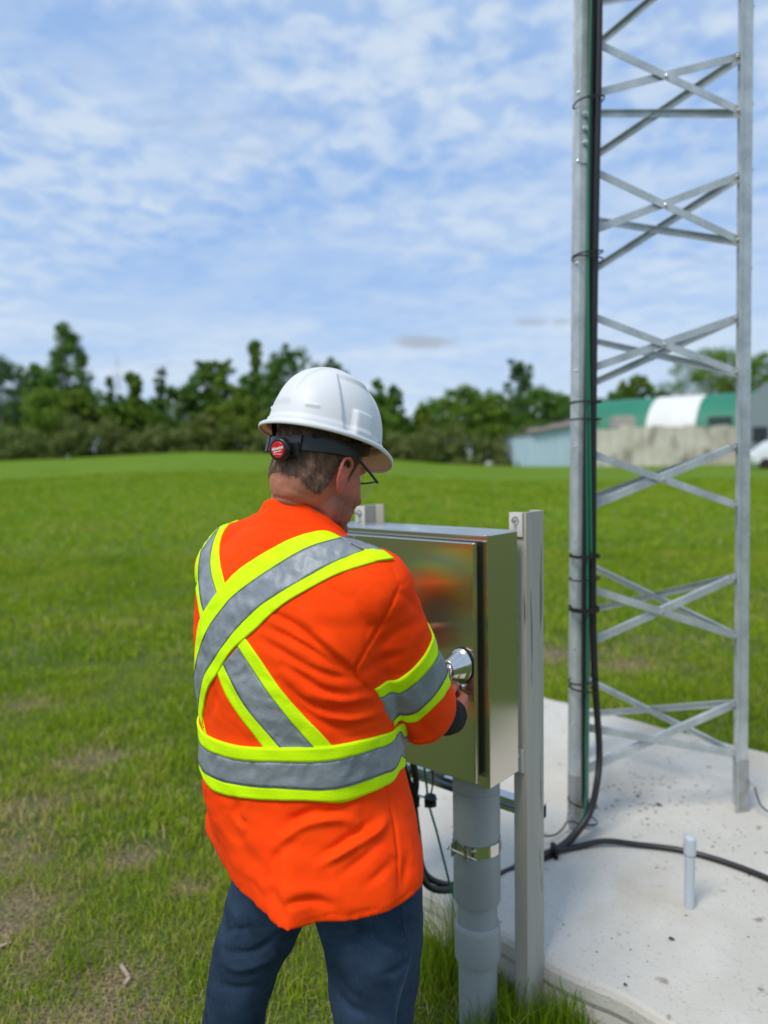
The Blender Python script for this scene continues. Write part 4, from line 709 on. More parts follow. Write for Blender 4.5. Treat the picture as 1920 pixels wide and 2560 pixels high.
def shirt():
    nA = 140; ang = np.linspace(-math.pi, math.pi, nA, endpoint=False); mb = MB(); V = []; hr_ = hem_radius(ang); zs = np.r_[.845, .855, .875, np.linspace(.90, 1.58, 70)]
    def ring(z, ins=0.0, dz=0.0):
        q = [np.interp(z, LV[:, 0], LV[:, k]) for k in range(1, 6)]; r = (np.abs(np.cos(ang)/q[2])**q[4]+np.abs(np.sin(ang)/q[3])**q[4])**(-1/q[4]); s_ = q[0]+r*np.cos(ang); t = q[1]+r*np.sin(ang); t = np.where(t > 0, t*(1+.10*sst(z, .9, 1.0)*(1-sst(z, 1.25, 1.42))), t)
        k = (1-sst(z, .845, 1.03))**1.15
        s_ = s_*(1-k)+hr_*np.cos(ang)*k; t = t*(1-k)+hr_*np.sin(ang)*k
        if ins: rr = np.hypot(s_, t); f = (rr-ins)/rr; s_ = s_*f; t = t*f
        tilt = -(.68*t+.02)*sst(z, 1.47, 1.58)
        return [bw(a, b, z+dz+c_) for a, b, c_ in zip(s_, t, tilt)]
    # inner recess at the hem, the outside, then the inner recess of the neck hole
    rings = [ring(.845, .02, .06), ring(.845, .006, .0)]+[ring(z) for z in zs]+[ring(1.58, .008, .001), ring(1.58, .010, -.03)]
    for r_ in rings: V += r_
    K = len(rings); Fc = [(i*nA+j, i*nA+(j+1) % nA, (i+1)*nA+(j+1) % nA, (i+1)*nA+j) for i in range(K-1) for j in range(nA)]+[tuple(range(nA))[::-1], tuple((K-1)*nA+j for j in range(nA))]
    mb.add(V, Fc)
    def sleeve(J, E, W, rr, f, tl=0.0):
        Q = E+(W-E)*f; ax = (W-E)/np.linalg.norm(W-E); ctl = np.array([[*(J+(J-E)*.08), rr[0]], [*J, rr[0]], [*((J+E)/2+[0, -.012, 0]), rr[1]], [*E, rr[2]], [*Q, rr[3]]]); q = resample(ctl, 34); p = q[:, :3]; r = q[:, 3]
        end = p[-1]; d = p[-1]-p[-2]; d /= np.linalg.norm(d); p = np.r_[p, [end+d*.002, end-d*.004, end-d*.05]]; r = np.r_[r, r[-1]-.006, r[-1]-.010, r[-1]-.014]
        mb.tube(p, r, 44, sq=(1, 1)); T_ = mb.v[-1]; upv = Z-d*(Z@d); upv /= np.linalg.norm(upv); T_[-176:] += d*(tl*((T_[-176:]-end)@upv)/r[-4])[:, None]; mb.ell(J+[0, 0, .002], (.088, .088, .090)); return Q
    QR = sleeve(JR, ER, WR, (.084, .083, .079, .071), .15, .060); mb.ell(P(1036, 1806, 1.50), (.018, .026, .026)); mb.chain([P(955, 1655, 1.44), P(1000, 1712, 1.455), P(1035, 1762, 1.485)], [.045, .044, .034]); mb.chain([bw(.09, .0, 1.485), bw(.185, 0, 1.445)], [.045, .050]); mb.chain([bw(-.10, .0, 1.512), bw(-.195, .0, 1.478)], [.050, .058]); mb.ell((JR+ER)/2-rB*.045+[0, 0, .03], (.055, .06, .10))
    sleeve(JL, EL, WL, (.086, .092, .092, .086), .34)
    V, Nn, Fc = remeshed(mb, .0050, 5)
    zoom2 = lambda L_: [(440+a/2.074, 1200+b/2.074) for a, b in L_]; zoom3 = lambda L_: [(440+a/2.074, 1800+b/2.074) for a, b in L_]
    F_ = [(zoom2([(1165, 545), (1100, 680), (1000, 850), (960, 920), (930, 985), (960, 1050), (1000, 1080)]), -4.5, 4.5), (zoom2([(1120, 430), (1165, 545), (1205, 510)]), -2, 4), (zoom2([(900, 985), (760, 870), (620, 760), (500, 690)]), -7, 11), (zoom2([(900, 950), (780, 830), (640, 700)]), 5, 14), (zoom2([(915, 1010), (800, 950), (640, 850), (480, 770)]), -7, 11),
          (zoom2([(930, 1035), (780, 1010), (600, 930), (450, 830)]), -6, 12), (zoom2([(900, 1120), (740, 1080), (560, 960)]), -7, 12), (zoom2([(1000, 1170), (800, 1205), (640, 1140), (540, 1040)]), -8, 13), (zoom2([(1020, 1120), (850, 1140), (700, 1110)]), 5, 12), (zoom2([(1050, 1245), (860, 1290), (700, 1230), (600, 1150)]), -7, 13), (zoom2([(1050, 1210), (900, 1240), (760, 1210)]), 5, 11),
          (zoom2([(1060, 1290), (930, 1330), (830, 1320)]), -4, 10), (zoom2([(1180, 590), (1240, 650), (1290, 730)]), -3, 9), (zoom2([(1010, 900), (1120, 800), (1250, 740)]), -4, 16), (zoom2([(980, 980), (1080, 930), (1180, 900)]), -4, 12), (zoom2([(1150, 1130), (1200, 1080), (1240, 1020)]), -3, 8), (zoom2([(1240, 1150), (1270, 1080), (1320, 1010)]), -3, 8),
          (zoom2([(1190, 1230), (1225, 1300), (1245, 1350)]), 5, 10), (zoom2([(1270, 1240), (1290, 1290), (1310, 1310)]), -7, 12), (zoom2([(1380, 990), (1400, 1090), (1390, 1160)]), -2.5, 9), (zoom2([(345, 180), (480, 215), (620, 235), (760, 235)]), -1.6, 3.5), (zoom2([(130, 660), (200, 590), (230, 520)]), -2, 9),
          (zoom2([(240, 560), (260, 640), (230, 760)]), -3, 12), (zoom2([(180, 1060), (200, 1150), (170, 1230)]), -4, 12), (zoom2([(330, 1190), (300, 1100), (250, 1040)]), -2.5, 10), (zoom2([(120, 840), (150, 950), (125, 1070)]), -4, 10),
          (zoom3([(530, 660), (620, 565), (730, 520), (850, 512), (930, 545)]), 8, 17), (zoom3([(560, 560), (660, 500), (780, 470), (880, 475)]), -8, 17), (zoom3([(495, 800), (520, 700), (590, 640)]), -7, 15), (zoom3([(750, 750), (900, 665), (1040, 580), (1090, 510)]), 8, 14), (zoom3([(770, 700), (890, 620), (1020, 530)]), -7, 13), (zoom3([(860, 800), (960, 730), (1060, 640)]), -5, 14), (zoom3([(300, 395), (308, 500), (345, 535)]), -8, 11), (zoom3([(370, 420), (350, 500)]), 4, 12), (zoom3([(560, 1010), (590, 960), (700, 935), (800, 955)]), -7, 13), (zoom3([(560, 900), (700, 880), (820, 900)]), 5, 20),
          (zoom3([(740, 500), (830, 455), (930, 420)]), -6, 10), (zoom3([(1120, 730), (1060, 800), (980, 860)]), -5, 14), (zoom3([(1200, 700), (1190, 800), (1170, 870)]), -4, 12), (zoom3([(1080, 335), (1100, 370), (1132, 500), (1150, 700), (1155, 870)]), -3.5, 4.5), (zoom3([(1100, 345), (1180, 300)]), -3, 8), (zoom3([(190, 560), (260, 700), (340, 820)]), 3, 22), (zoom3([(250, 480), (330, 640), (460, 800)]), -4, 20), (zoom3([(480, 830), (520, 940), (560, 1040)]), -5, 18), (zoom3([(1000, 985), (900, 1010), (840, 1000)]), -3, 12), (zoom3([(560, 1072), (640, 1050), (740, 1025), (810, 1005), (890, 1020), (1000, 990), (1110, 970), (1170, 925), (1262, 850)]), -1.8, 3.2)]
    V = fold(V, Nn, F_); V = wrinkle(V, Nn, .0035, 9, (1, 1, .7)); V = wrinkle(V, Nn, .0020, 24, (1, 1, 1.5)); rid = np.array([1-abs(mnoise.noise((p[0]*13+p[2]*6, p[1]*13, p[2]*11)))*4 for p in V]); V = V-Nn*(np.clip(rid, 0, 1)**2*.0014)[:, None]
    m = mat('orange_mesh_fabric', (1.0, .052, .001), .85, var=(1.0, .066, .001), vscale=5, spec=.15); nt = m.node_tree; N = nt.nodes; L = nt.links; b = N['Principled BSDF']; 
    tc = N.new('ShaderNodeTexCoord'); vo = N.new('ShaderNodeTexVoronoi'); vo.inputs['Scale'].default_value = 420; L.new(tc.outputs['Object'], vo.inputs[0]); bp = N.new('ShaderNodeBump'); bp.inputs['Strength'].default_value = .22; bp.inputs['Distance'].default_value = .0012; L.new(vo.outputs[0], bp.inputs['Height'])
    n2 = N.new('ShaderNodeTexNoise'); n2.inputs['Scale'].default_value = 30; n2.inputs['Detail'].default_value = 5; L.new(tc.outputs['Object'], n2.inputs[0]); b2 = N.new('ShaderNodeBump'); b2.inputs['Strength'].default_value = .07; b2.inputs['Distance'].default_value = .01; L.new(n2.outputs[0], b2.inputs['Height']); L.new(bp.outputs[0], b2.inputs['Normal']); L.new(b2.outputs[0], b.inputs['Normal'])
    mb2 = MB(); mb2.add(V, Fc); o = mb2.build('shirt', m, person, smooth=True); return o, BVHTree.FromPolygons([Vector(v) for v in V], Fc)
SH, BV = shirt()
yel = mat('lime_tape', (.66, 1.0, .0), .7, var=(.60, .95, .0), vscale=30, spec=.2, bump=.15, bscale=300)
gry = mat('reflective_tape', (.215, .245, .275), .5, .15, var=(.265, .295, .325), vscale=14, spec=.5, bump=.5, bscale=28)
thread = mat('dark_thread', (.10, .12, .10), .9)
def hit_px(u, v):
    h = BV.ray_cast(Vector(CAM), Vector(ray(u, v)).normalized())
    if h[0] is None:
        h = min((BV.find_nearest(Vector(P(u, v, Y_))) for Y_ in np.linspace(1.25, 1.8, 23)), key=lambda a: a[3])
    return np.array(h[0]), np.array(h[1])
def sheet(name, Pm, Nm, m, off=.0014, th=.0012, closed=False, parent=None):
    """a band of cloth as a thin solid grid lying on the shirt: Pm, Nm arrays (n, k, 3)"""
    n, k = Pm.shape[:2]
    Nm = Nm/np.maximum(np.linalg.norm(Nm, axis=2), 1e-9)[..., None]
    for _ in range(2):
        Q = Nm.copy(); Q[1:-1] = (Nm[:-2]+Nm[1:-1]*2+Nm[2:])/4; Nm = Q/np.maximum(np.linalg.norm(Q, axis=2), 1e-9)[..., None]
    if m is gry: Pm = Pm+Nm*np.array([[.0014*(1-abs(mnoise.noise((q[0]*38, q[1]*38, q[2]*30)))*3.5)*(0 < j < k-1) for j, q in enumerate(r)] for r in Pm])[..., None]
    top = Pm+Nm*(off+th); bot = Pm+Nm*(off-.004); V = np.concatenate([top.reshape(-1, 3), bot.reshape(-1, 3)]); o = n*k; Fc = []
    R_ = n if closed else n-1
    for i in range(R_):
        i2 = (i+1) % n
        for j in range(k-1): a, b, c_, d = i*k+j, i*k+j+1, i2*k+j+1, i2*k+j; Fc += [(a, b, c_, d), (o+d, o+c_, o+b, o+a)]
        Fc += [(i*k, i2*k, o+i2*k, o+i*k), (i2*k+k-1, i*k+k-1, o+i*k+k-1, o+i2*k+k-1)]
    if not closed: Fc += [tuple([j for j in range(k)]+[o+j for j in range(k-1, -1, -1)])[::-1], tuple([(n-1)*k+j for j in range(k)]+[o+(n-1)*k+j for j in range(k-1, -1, -1)])]
    mb = MB(); mb.add(V, Fc); o_ = mb.build(name, m, parent or SH, smooth=True)
    if m is gry:
        for j in (0, k-1):
            p_ = top[:, j]+Nm[:, j]*.0003; mb = MB(); mb.tube(np.r_[p_, p_[:1]] if closed else p_, .00085, 5); mb.build('stitching', thread, parent or SH)
    return o_
def band_px(name, e0, e1, m, n=110, k=9, off=.0014):
    a = resample(e0, n); b = resample(e1, n); Pm = np.zeros((n, k, 3)); Nm = np.zeros((n, k, 3))
    for i in range(n):
        for j in range(k): t = j/(k-1); Pm[i, j], Nm[i, j] = hit_px(*(a[i]*(1-t)+b[i]*t))
    c = np.cross(np.gradient(Pm[:, k//2], axis=0).mean(0), (Pm[:, -1]-Pm[:, 0]).mean(0))
    return sheet(name, Pm, Nm, m, off)
z2 = lambda L_: [(440+a/2.074, 1200+b/2.074) for a, b in L_]
z3 = lambda L_: [(440+a/2.074, 1800+b/2.074) for a, b in L_]
def ring_band(name, O, D, X, e0, e1, m, n=170, k=7, off=.0016, far=.35, lim=9.0):
    """closed band round an axis; each edge is given as (angle, distance along the axis) samples"""
    O, D, X = map(np.asarray, (O, D, X)); Y_ = np.cross(D, X); Pm = np.zeros((n, k, 3)); Nm = np.zeros((n, k, 3)); an = np.linspace(-math.pi, math.pi, n, endpoint=False)
    ed = []
    for e in (e0, e1):
        if isinstance(e, (int, float)): ed.append(np.full(n, float(e))); continue
        e = np.array(sorted(e)); ed.append(np.interp(an, e[:, 0], e[:, 1], period=2*math.pi))
    ker = np.hanning(13)[1:-1]; ker /= ker.sum(); ed = [np.convolve(np.r_[q[-5:], q, q[:5]], ker, 'valid') for q in ed]
    for i, a in enumerate(an):
        dr = X*math.cos(a)+Y_*math.sin(a)
        for j in range(k):
            t = ed[0][i]+(ed[1][i]-ed[0][i])*j/(k-1); h = BV.ray_cast(Vector(O+D*t), Vector(dr), far); lim_ = lim(O+D*t, dr) if callable(lim) else lim; h = h if h[0] is None or h[3] < lim_ else (Vector(O+D*t+dr*(lim_-.004)), Vector(dr), 0, 0); Pm[i, j] = np.array(h[0]) if h[0] is not None else O+D*t+dr*.1; Nm[i, j] = np.array(h[1]) if h[0] is not None else dr
            if Nm[i, j]@dr < 0: Nm[i, j] = dr
    return sheet(name, Pm, Nm, m, off, closed=True)
def edge_on(O, D, X, pts, lim=None):
    Y_ = np.cross(D, X); out = []
    for (u, v) in resample(pts, 30):
        h = BV.ray_cast(Vector(CAM), Vector(ray(u, v)).normalized())
        if h[0] is None: continue
        q = np.array(h[0])-O
        if lim is not None:
            rd = q-D*(q@D); rr = np.linalg.norm(rd)
            if rr > lim(O+D*(q@D), rd/rr)+.006: continue
        out.append((math.atan2(q@Y_, q@X), float(q@D)))
    return out
def torso_r(o, d):
    z = o[2]; a = math.atan2(d@gB, d@rB); q = [np.interp(z, LV[:, 0], LV[:, k]) for k in range(1, 6)]; r = (abs(math.cos(a)/q[2])**q[4]+abs(math.sin(a)/q[3])**q[4])**(-1/q[4])
    s_, t = q[0]+r*math.cos(a), q[1]+r*math.sin(a)
    if t > 0: t *= 1+.10*float(sst(z, .9, 1.0)*(1-sst(z, 1.25, 1.42)))
    return math.hypot(s_, t)+.014
def bands():
    ends = [hit_px(*z2([q])[0])[0]-C0 for q in ((870, 318), (872, 322), (965, 372), (1035, 420))]; se = [float(q@rB) for q in ends]; print('strap s', se)
    # diagonal that starts on the left shoulder (lies below)
    L1 = z2([(128, 368), (105, 440), (104, 540), (118, 640), (132, 725)]); L2 = z2([(228, 242), (152, 330), (125, 430), (124, 540), (137, 640), (152, 690)]); L3 = z2([(232, 238), (195, 330), (182, 420), (190, 500), (218, 595)]); L4 = z2([(318, 182), (252, 262), (226, 350), (231, 440), (258, 552)])
    band_px('lime_band', L1, L2, yel, 50); band_px('reflective_band', L2, L3, gry, 50); band_px('lime_band', L3, L4, yel, 50)
    K1 = z2([(218, 1000), (260, 1110), (330, 1220), (400, 1310), (462, 1392)]); K2 = z2([(250, 955), (310, 1080), (370, 1180), (460, 1290), (548, 1392)]); K3 = z2([(325, 865), (400, 980), (480, 1100), (580, 1230), (640, 1300), (720, 1392)]); K4 = z2([(352, 810), (430, 920), (540, 1080), (660, 1220), (740, 1300), (810, 1378)])
    band_px('lime_band', K1, K2, yel, 80); band_px('reflective_band', K2, K3, gry, 80, k=13); band_px('lime_band', K3, K4, yel, 80)
    # diagonal over the right shoulder (lies on top)
    M1 = z2([(858, 308), (760, 270), (600, 310), (450, 390), (330, 470), (250, 550), (180, 640), (130, 730), (110, 850), (104, 980)]); M2 = z2([(850, 308), (700, 350), (560, 425), (430, 510), (310, 600), (230, 690), (165, 790), (125, 900), (104, 1010)])
    M3 = z2([(972, 374), (820, 430), (680, 505), (520, 600), (420, 670), (330, 760), (250, 860), (190, 950), (150, 1030), (130, 1130), (124, 1210)]); M4 = z2([(1042, 424), (850, 485), (700, 560), (580, 630), (490, 700), (420, 770), (350, 830), (280, 900), (220, 1000), (170, 1080), (150, 1170), (142, 1240), (160, 1320)])
    band_px('lime_band', M1, M2, yel, 120, off=.0030); band_px('reflective_band', M2, M3, gry, 130, k=15, off=.0030); band_px('lime_band', M3, M4, yel, 140, off=.0030)
    # over the shoulders and down the chest
    for sg in (1, -1):
        for nm, a, b, m in (('lime_band', .098, .123, yel), ('reflective_band', .123, .168, gry), ('lime_band', .168, .192, yel)):
            rows = [];
            for i in range(46):
                if i < 22: an = rad((64 if sg > 0 else 36)-i*(2.8 if sg > 0 else 1.6)); O = np.array([0, .005, 1.36]); d = np.array([0, math.cos(an), math.sin(an)])
                else: O = np.array([0, 0, 1.37-(i-22)*.0092]); d = np.array([0, 1.0, 0])
                row = []
                for j in range(7):
                    s_ = sg*(a+(b-a)*j/6); o = bw(s_, O[1], O[2]); dd = gB*d[1]+Z*d[2]; h = BV.ray_cast(Vector(o), Vector(dd), .4); row.append((np.array(h[0]), np.array(h[1])) if h[0] is not None else (o+dd*.15, dd))
                rows.append(row)
            Pm = np.array([[q[0] for q in r] for r in rows]); Nm = np.array([[q[1] for q in r] for r in rows]); 
            if sg < 0: Pm = Pm[:, ::-1]; Nm = Nm[:, ::-1]
            sheet(nm, Pm, Nm, m, .0016)
    band_px('reflective_band', z2([(848, 303), (940, 325), (1000, 345), (1064, 374)]), z2([(900, 342), (930, 356), (955, 366), (976, 374)]), gry, 24, off=.0046)
    band_px('lime_band', z2([(974, 373), (1062, 374), (1124, 415)]), z2([(988, 386), (1012, 405), (1042, 425)]), yel, 24, off=.0046)
    # waist
    W_ = [z3([(116, -5), (155, 70), (300, 125), (460, 139), (800, 131), (1080, 70), (1197, 22)]), z3([(116, 68), (160, 147), (330, 202), (560, 212), (800, 208), (1080, 129), (1197, 88)]), z3([(124, 185), (165, 272), (320, 328), (600, 349), (820, 352), (1080, 270), (1172, 232)]), z3([(132, 248), (200, 362), (400, 406), (700, 413), (880, 415), (1080, 336), (1165, 290)])]
    E_ = [edge_on(C0, Z, rB, w_, torso_r) for w_ in W_]
    fr = [1.205, 1.178, 1.128, 1.100]
    for e, f_ in zip(E_, fr):
        for a in (20, 50, 80, 110, 140): e.append((rad(a), f_-.03))
    for nm, i, m in (('lime_band', 0, yel), ('reflective_band', 1, gry), ('lime_band', 2, yel)): ring_band(nm, C0, Z, rB, E_[i+1], E_[i], m, off=.0042, n=200, k=9 if i == 1 else 6, lim=torso_r)
    # right sleeve
    S_ = [z2([(1000, 1077), (1090, 1060), (1200, 1000), (1290, 900), (1335, 795)]), z2([(1035, 1117), (1150, 1110), (1250, 1040), (1330, 950), (1370, 875)]), z2([(1160, 1203), (1210, 1219), (1320, 1130), (1415, 985)]), z2([(1175, 1230), (1235, 1264), (1310, 1190), (1390, 1110), (1440, 1005)])]
    A0 = (JR*.55+ER*.45); A1 = ER+(WR-ER)*.12; D = (A1-A0)/np.linalg.norm(A1-A0); X = np.cross(D, [0, 0, 1.0]); X /= np.linalg.norm(X)
    E_ = [edge_on(A0, D, X, s_) for s_ in S_]; base = [np.mean([q[1] for q in e]) for e in E_]
    for nm, i, m in (('lime_band', 0, yel), ('reflective_band', 1, gry), ('lime_band', 2, yel)): ring_band(nm, A0, D, X, E_[i], E_[i+1], m, off=.002, n=120, far=.16, lim=.128)
    A0 = (JL*.5+EL*.5); D = (EL-A0)/np.linalg.norm(EL-A0); X = np.cross(D, [0, 0, 1.0]); X /= np.linalg.norm(X)
    for nm, a, b, m in (('lime_band', .03, .055, yel), ('reflective_band', .055, .105, gry), ('lime_band', .105, .13, yel)): ring_band(nm, A0, D, X, a, b, m, n=90, far=.13)
bands()
# ---- skin
def body():
    mb = MB()
    mb.ell(hw(0, -.012, .045), (.078, .098, .088), (hr, hf, hu), 40, 28); mb.ell(hw(0, .030, -.015), (.064, .066, .085), (hr, hf, hu)); mb.ell(hw(0, .038, -.070), (.054, .050, .036), (hr, hf, hu)); mb.ell(hw(0, .078, -.096), (.022, .018, .018), (hr, hf, hu)); mb.ell(hw(0, -.055, -.01), (.062, .050, .075), (hr, hf, hu))
    mb.chain([hw(0, .090, .015), hw(0, .104, -.012), hw(0, .112, -.028)], [.008, .010, .012]); mb.ell(hw(0, .081, .030), (.048, .016, .011), (hr, hf, hu)); mb.ell(hw(0, .092, -.056), (.022, .010, .007), (hr, hf, hu)); mb.ell(hw(0, .090, -.068), (.019, .010, .007), (hr, hf, hu))
    for sg in (1, -1):
        mb.ell(hw(sg*.034, .061, -.028), (.023, .022, .036), (hr, hf, hu)); mb.ell(hw(sg*.012, .104, -.030), .008); mb.ell(hw(sg*.043, .022, -.060), (.016, .040, .034), (hr, hf, hu))
        # ear: shell plus rolled rim and lobe, standing off the head
        e = lambda a, b, c_: hw(sg*(.076+a), -.006+b, -.004+c_)
        mb.ell(e(.004, 0, 0), (.007, .014, .026), (hr, hf, hu))
        mb.chain([e(.000, .016, .006), e(.008, .015, .024), e(.014, .002, .035), e(.018, -.014, .030), e(.019, -.020, .012), e(.014, -.017, -.008), e(.008, -.008, -.024), e(.002, .002, -.030)], [.003, .0042, .0045, .0046, .0045, .0042, .0050, .0058], 10)
    # neck and trunk
    mb.chain([hw(0, -.032, -.02), bw(.0, .028, 1.585), bw(0, .012, 1.53), bw(0, 0, 1.47)], [.066, .072, .080, .090], 36)
    mb.chain([hw(0, .02, -.085), bw(0, .075, 1.52)], [.040, .045], 24)
    mb.chain([bw(-.13, 0, 1.45), bw(.13, 0, 1.45)], [.062, .062]); mb.ell(bw(0, 0, 1.35), (.17, .12, .16), (rB, gB, Z)); mb.ell(bw(0, .01, 1.12), (.17, .14, .22), (rB, gB, Z)); mb.ell(bw(0, 0, .92), (.16, .13, .12), (rB, gB, Z))
    for J, E, W_ in ((JR, ER, WR), (JL, EL, WL)): mb.chain([J, (J+E)/2, E], [.056, .050, .042]); mb.chain([E, E+(W_-E)*.35, W_], [.040, .038, .027])
    for leg in LEGS: mb.chain([np.array(q[:3]) for q in leg], [q[3]-.018 for q in leg])
    # right hand closed on the key
    def hand(W_, d, up, side, tip, curl):
        """side: towards the palm; fingers bend that way"""
        d = d/np.linalg.norm(d); side = side-d*(side@d); side /= np.linalg.norm(side); up = np.cross(d, side) if np.cross(d, side)@up > 0 else -np.cross(d, side)
        K = []
        for i, (o, l) in enumerate(((.030, .088), (.011, .092), (-.009, .088), (-.028, .080))):
            k = W_+d*l+up*o; K.append(k); mb.chain([W_+up*o*.45+d*.005, (W_+k)/2+up*o*.25, k], [.019, .015, .0115], 12)
        L_ = ((.040, .025, .020), (.044, .028, .021), (.040, .026, .020), (.032, .020, .018)); rr = (.0096, .0098, .0092, .0082)
        for i, k in enumerate(K):
            a = curl[i]; p = [k]; ang = 0
            for j in range(3): ang += a[j]; p.append(p[-1]+(d*math.cos(rad(ang))+side*math.sin(rad(ang)))*L_[i][j])
            mb.chain(p, [rr[i], rr[i]*.94, rr[i]*.86, rr[i]*.74], 12)
        b = W_+d*.022+up*.022+side*.008; p1 = b+d*.030+up*.016+side*.018
        if tip is None: p2 = p1+d*.030+side*.012+up*.006; p3 = p2+d*.024+side*.006
        else: p3 = tip; p2 = (p1+p3)/2+up*.010
        mb.chain([b, p1, p2, p3], [.016, .0125, .0108, .0085], 12)
    kc = A+LF*.060+FR*.070; kc[2] = P(1152, 1716, 1.93)[2]
    dR = kc-WR; hand(WR+rB*.006-Z*.004, dR+rB*.028+Z*-.035, Z, -rB+gB*.1, kc+[.004, -.004, .008], ((38, 40, 20), (46, 48, 26), (56, 55, 30), (62, 58, 32)))
    dL = np.array([.55, .80, .10]); hand(WL, dL, Z, rB+gB*.25, None, ((18, 22, 12), (20, 25, 14), (24, 28, 16), (30, 30, 18)))
    V, Nn, Fc = remeshed(mb, .0030, 5); V = fold(V, Nn, [([(652, 1238), (700, 1245), (760, 1262), (820, 1288)], -2.2, 5), ([(870, 1245), (855, 1290), (838, 1322)], -2, 5), ([(700, 1215), (760, 1236), (820, 1262)], -1.0, 6)]); V = wrinkle(V, Nn, .0010, 60)
    q = V-HO; lx = q@hr; ly = q@hf; lz = q@hu
    m = mat('skin', (.43, .165, .105), .55, var=(.49, .205, .135), vscale=22, bump=.12, bscale=260, spec=.35, sub=.25)
    overlay(m, (.48, .135, .085), 9, .48, .66, amount=.7, off=(.4, 0, 0)); attr_mix(m, 'red', (.52, .12, .085)); attr_mix(m, 'beard', (.14, .085, .055))
    mb2 = MB(); mb2.add(V, Fc); o = mb2.build('body', m, person, smooth=True)
    nz = np.array([mnoise.noise((p[0]*330, p[1]*330, p[2]*330)) for p in V]) if False else RNG.random(len(V))
    beard = (sst(ly, -.005, .02)*sst(-lz, .018, .045)*(lz > -.14)*(1-sst(-lz, .105, .13)))*(np.hypot(lx, (ly-.09)) > .02); beard = beard*(.45+.55*nz)*.95
    ear = sst(np.abs(lx), .079, .088)*(np.abs(lz) < .05)*(lz > -.06)
    nose = sst(ly, .096, .108)*.5
    for nm, arr in (('beard', beard), ('red', np.clip(ear*.85+nose, 0, 1))): at = o.data.attributes.new(nm, 'FLOAT', 'POINT'); at.data.foreach_set('value', arr.astype(np.float32))
    return o, V, Nn, Fc
LEGS = [[(-.057, 1.435, .88, .118), (-.040, 1.425, .74, .106), (-.038, 1.425, .60, .089), (-.042, 1.43, .48, .077), (-.042, 1.45, .30, .070), (-.042, 1.465, .09, .064)], [(-.215, 1.55, .88, .104), (-.262, 1.572, .72, .093), (-.320, 1.59, .57, .081), (-.352, 1.605, .46, .073), (-.38, 1.63, .28, .068), (-.39, 1.65, .09, .062)]]
BODY, BVt, BN, BF = body()
def hair():
    q = BVt-HO; lx = q@hr; ly = q@hf; lz = q@hu
    # hairline: low at the nape, a point behind each ear, up and round it to the sideburn
    a = np.arctan2(np.abs(lx), -ly)     # 0 at the back of the head, pi/2 at the ear
    line = np.interp(a, [0, .45, .85, 1.05, 1.25, 1.45, 1.75, 1.95, 2.2, 3.2], [-.022, -.028, -.050, -.046, -.020, .016, .004, -.010, .045, .085])
    sel = (lz > line) & (np.hypot(q@hr, q@hf) < .118) & (np.abs(lx) < .0835) & (lz > -.1)
    rough_ = np.array([mnoise.noise((p[0]*90, p[1]*90, p[2]*90)) for p in BVt]); idx = -np.ones(len(BVt), int)
    sel &= lz > line+.006*rough_
    F2 = [f for f in BF if all(sel[i] for i in f)]; used = sorted({i for f in F2 for i in f}); idx[used] = np.arange(len(used)); Vh = BVt[used]+BN[used]*(.0016+.0012*rough_[used][:, None])
    mb = MB(); mb.add(Vh, [tuple(idx[i] for i in f) for f in F2])
    hm = mat('short_hair', (.095, .055, .036), .65, var=(.27, .15, .10), vscale=110, bump=.6, bscale=420, spec=.3, stretch=(1, 1, .35))
    h = mb.build('hair', hm, person, smooth=True)
    # cropped strands
    pick = RNG.choice(used, 11000); p = BVt[pick]; nn = BN[pick]; tn = -hu*1.0+hf*-.15+RNG.normal(0, .35, (len(pick), 3)); tn -= nn*(tn*nn).sum(1)[:, None]; tn /= np.linalg.norm(tn, axis=1)[:, None]; sd_ = np.cross(tn, nn); lift = .0013
    a_ = p+nn*lift-sd_*.00045; b_ = p+nn*lift+sd_*.00045; c_ = p+nn*(lift+RNG.uniform(.0008, .0028, (len(pick), 1)))+tn*RNG.uniform(.003, .0075, (len(pick), 1)); V = np.stack([a_, b_, c_], 1).reshape(-1, 3)
    mb = MB(); mb.add(V, (np.arange(len(pick))*3)[:, None]+np.arange(3)); o = mb.build('hair_strands', hm, h); tag(o, kind='stuff')
hair()
def undersleeve():
    bm_ = mat('black_undershirt', (.008, .009, .012), .8, bump=.3, bscale=90, spec=.2)
    for J, E, W_, f0, f1 in ((JR, ER, WR, -.05, .97), (JL, EL, WL, -.05, .97)):
        d = (W_-E); p = [E+d*t for t in np.linspace(f0, f1, 14)]; r = list(np.linspace(.060, .0425, 14)); dn = d/np.linalg.norm(d); p += [p[-1]+dn*.001, p[-1]-dn*.012]; r += [.039, .034]; mb = MB(); mb.tube(p, r, 40); V, Nn, Fc = remeshed(mb, .003, 2); V = wrinkle(V, Nn, .005, 17); mb = MB(); mb.add(V, Fc); mb.build('undershirt_sleeve', bm_, person, smooth=True)
undersleeve()
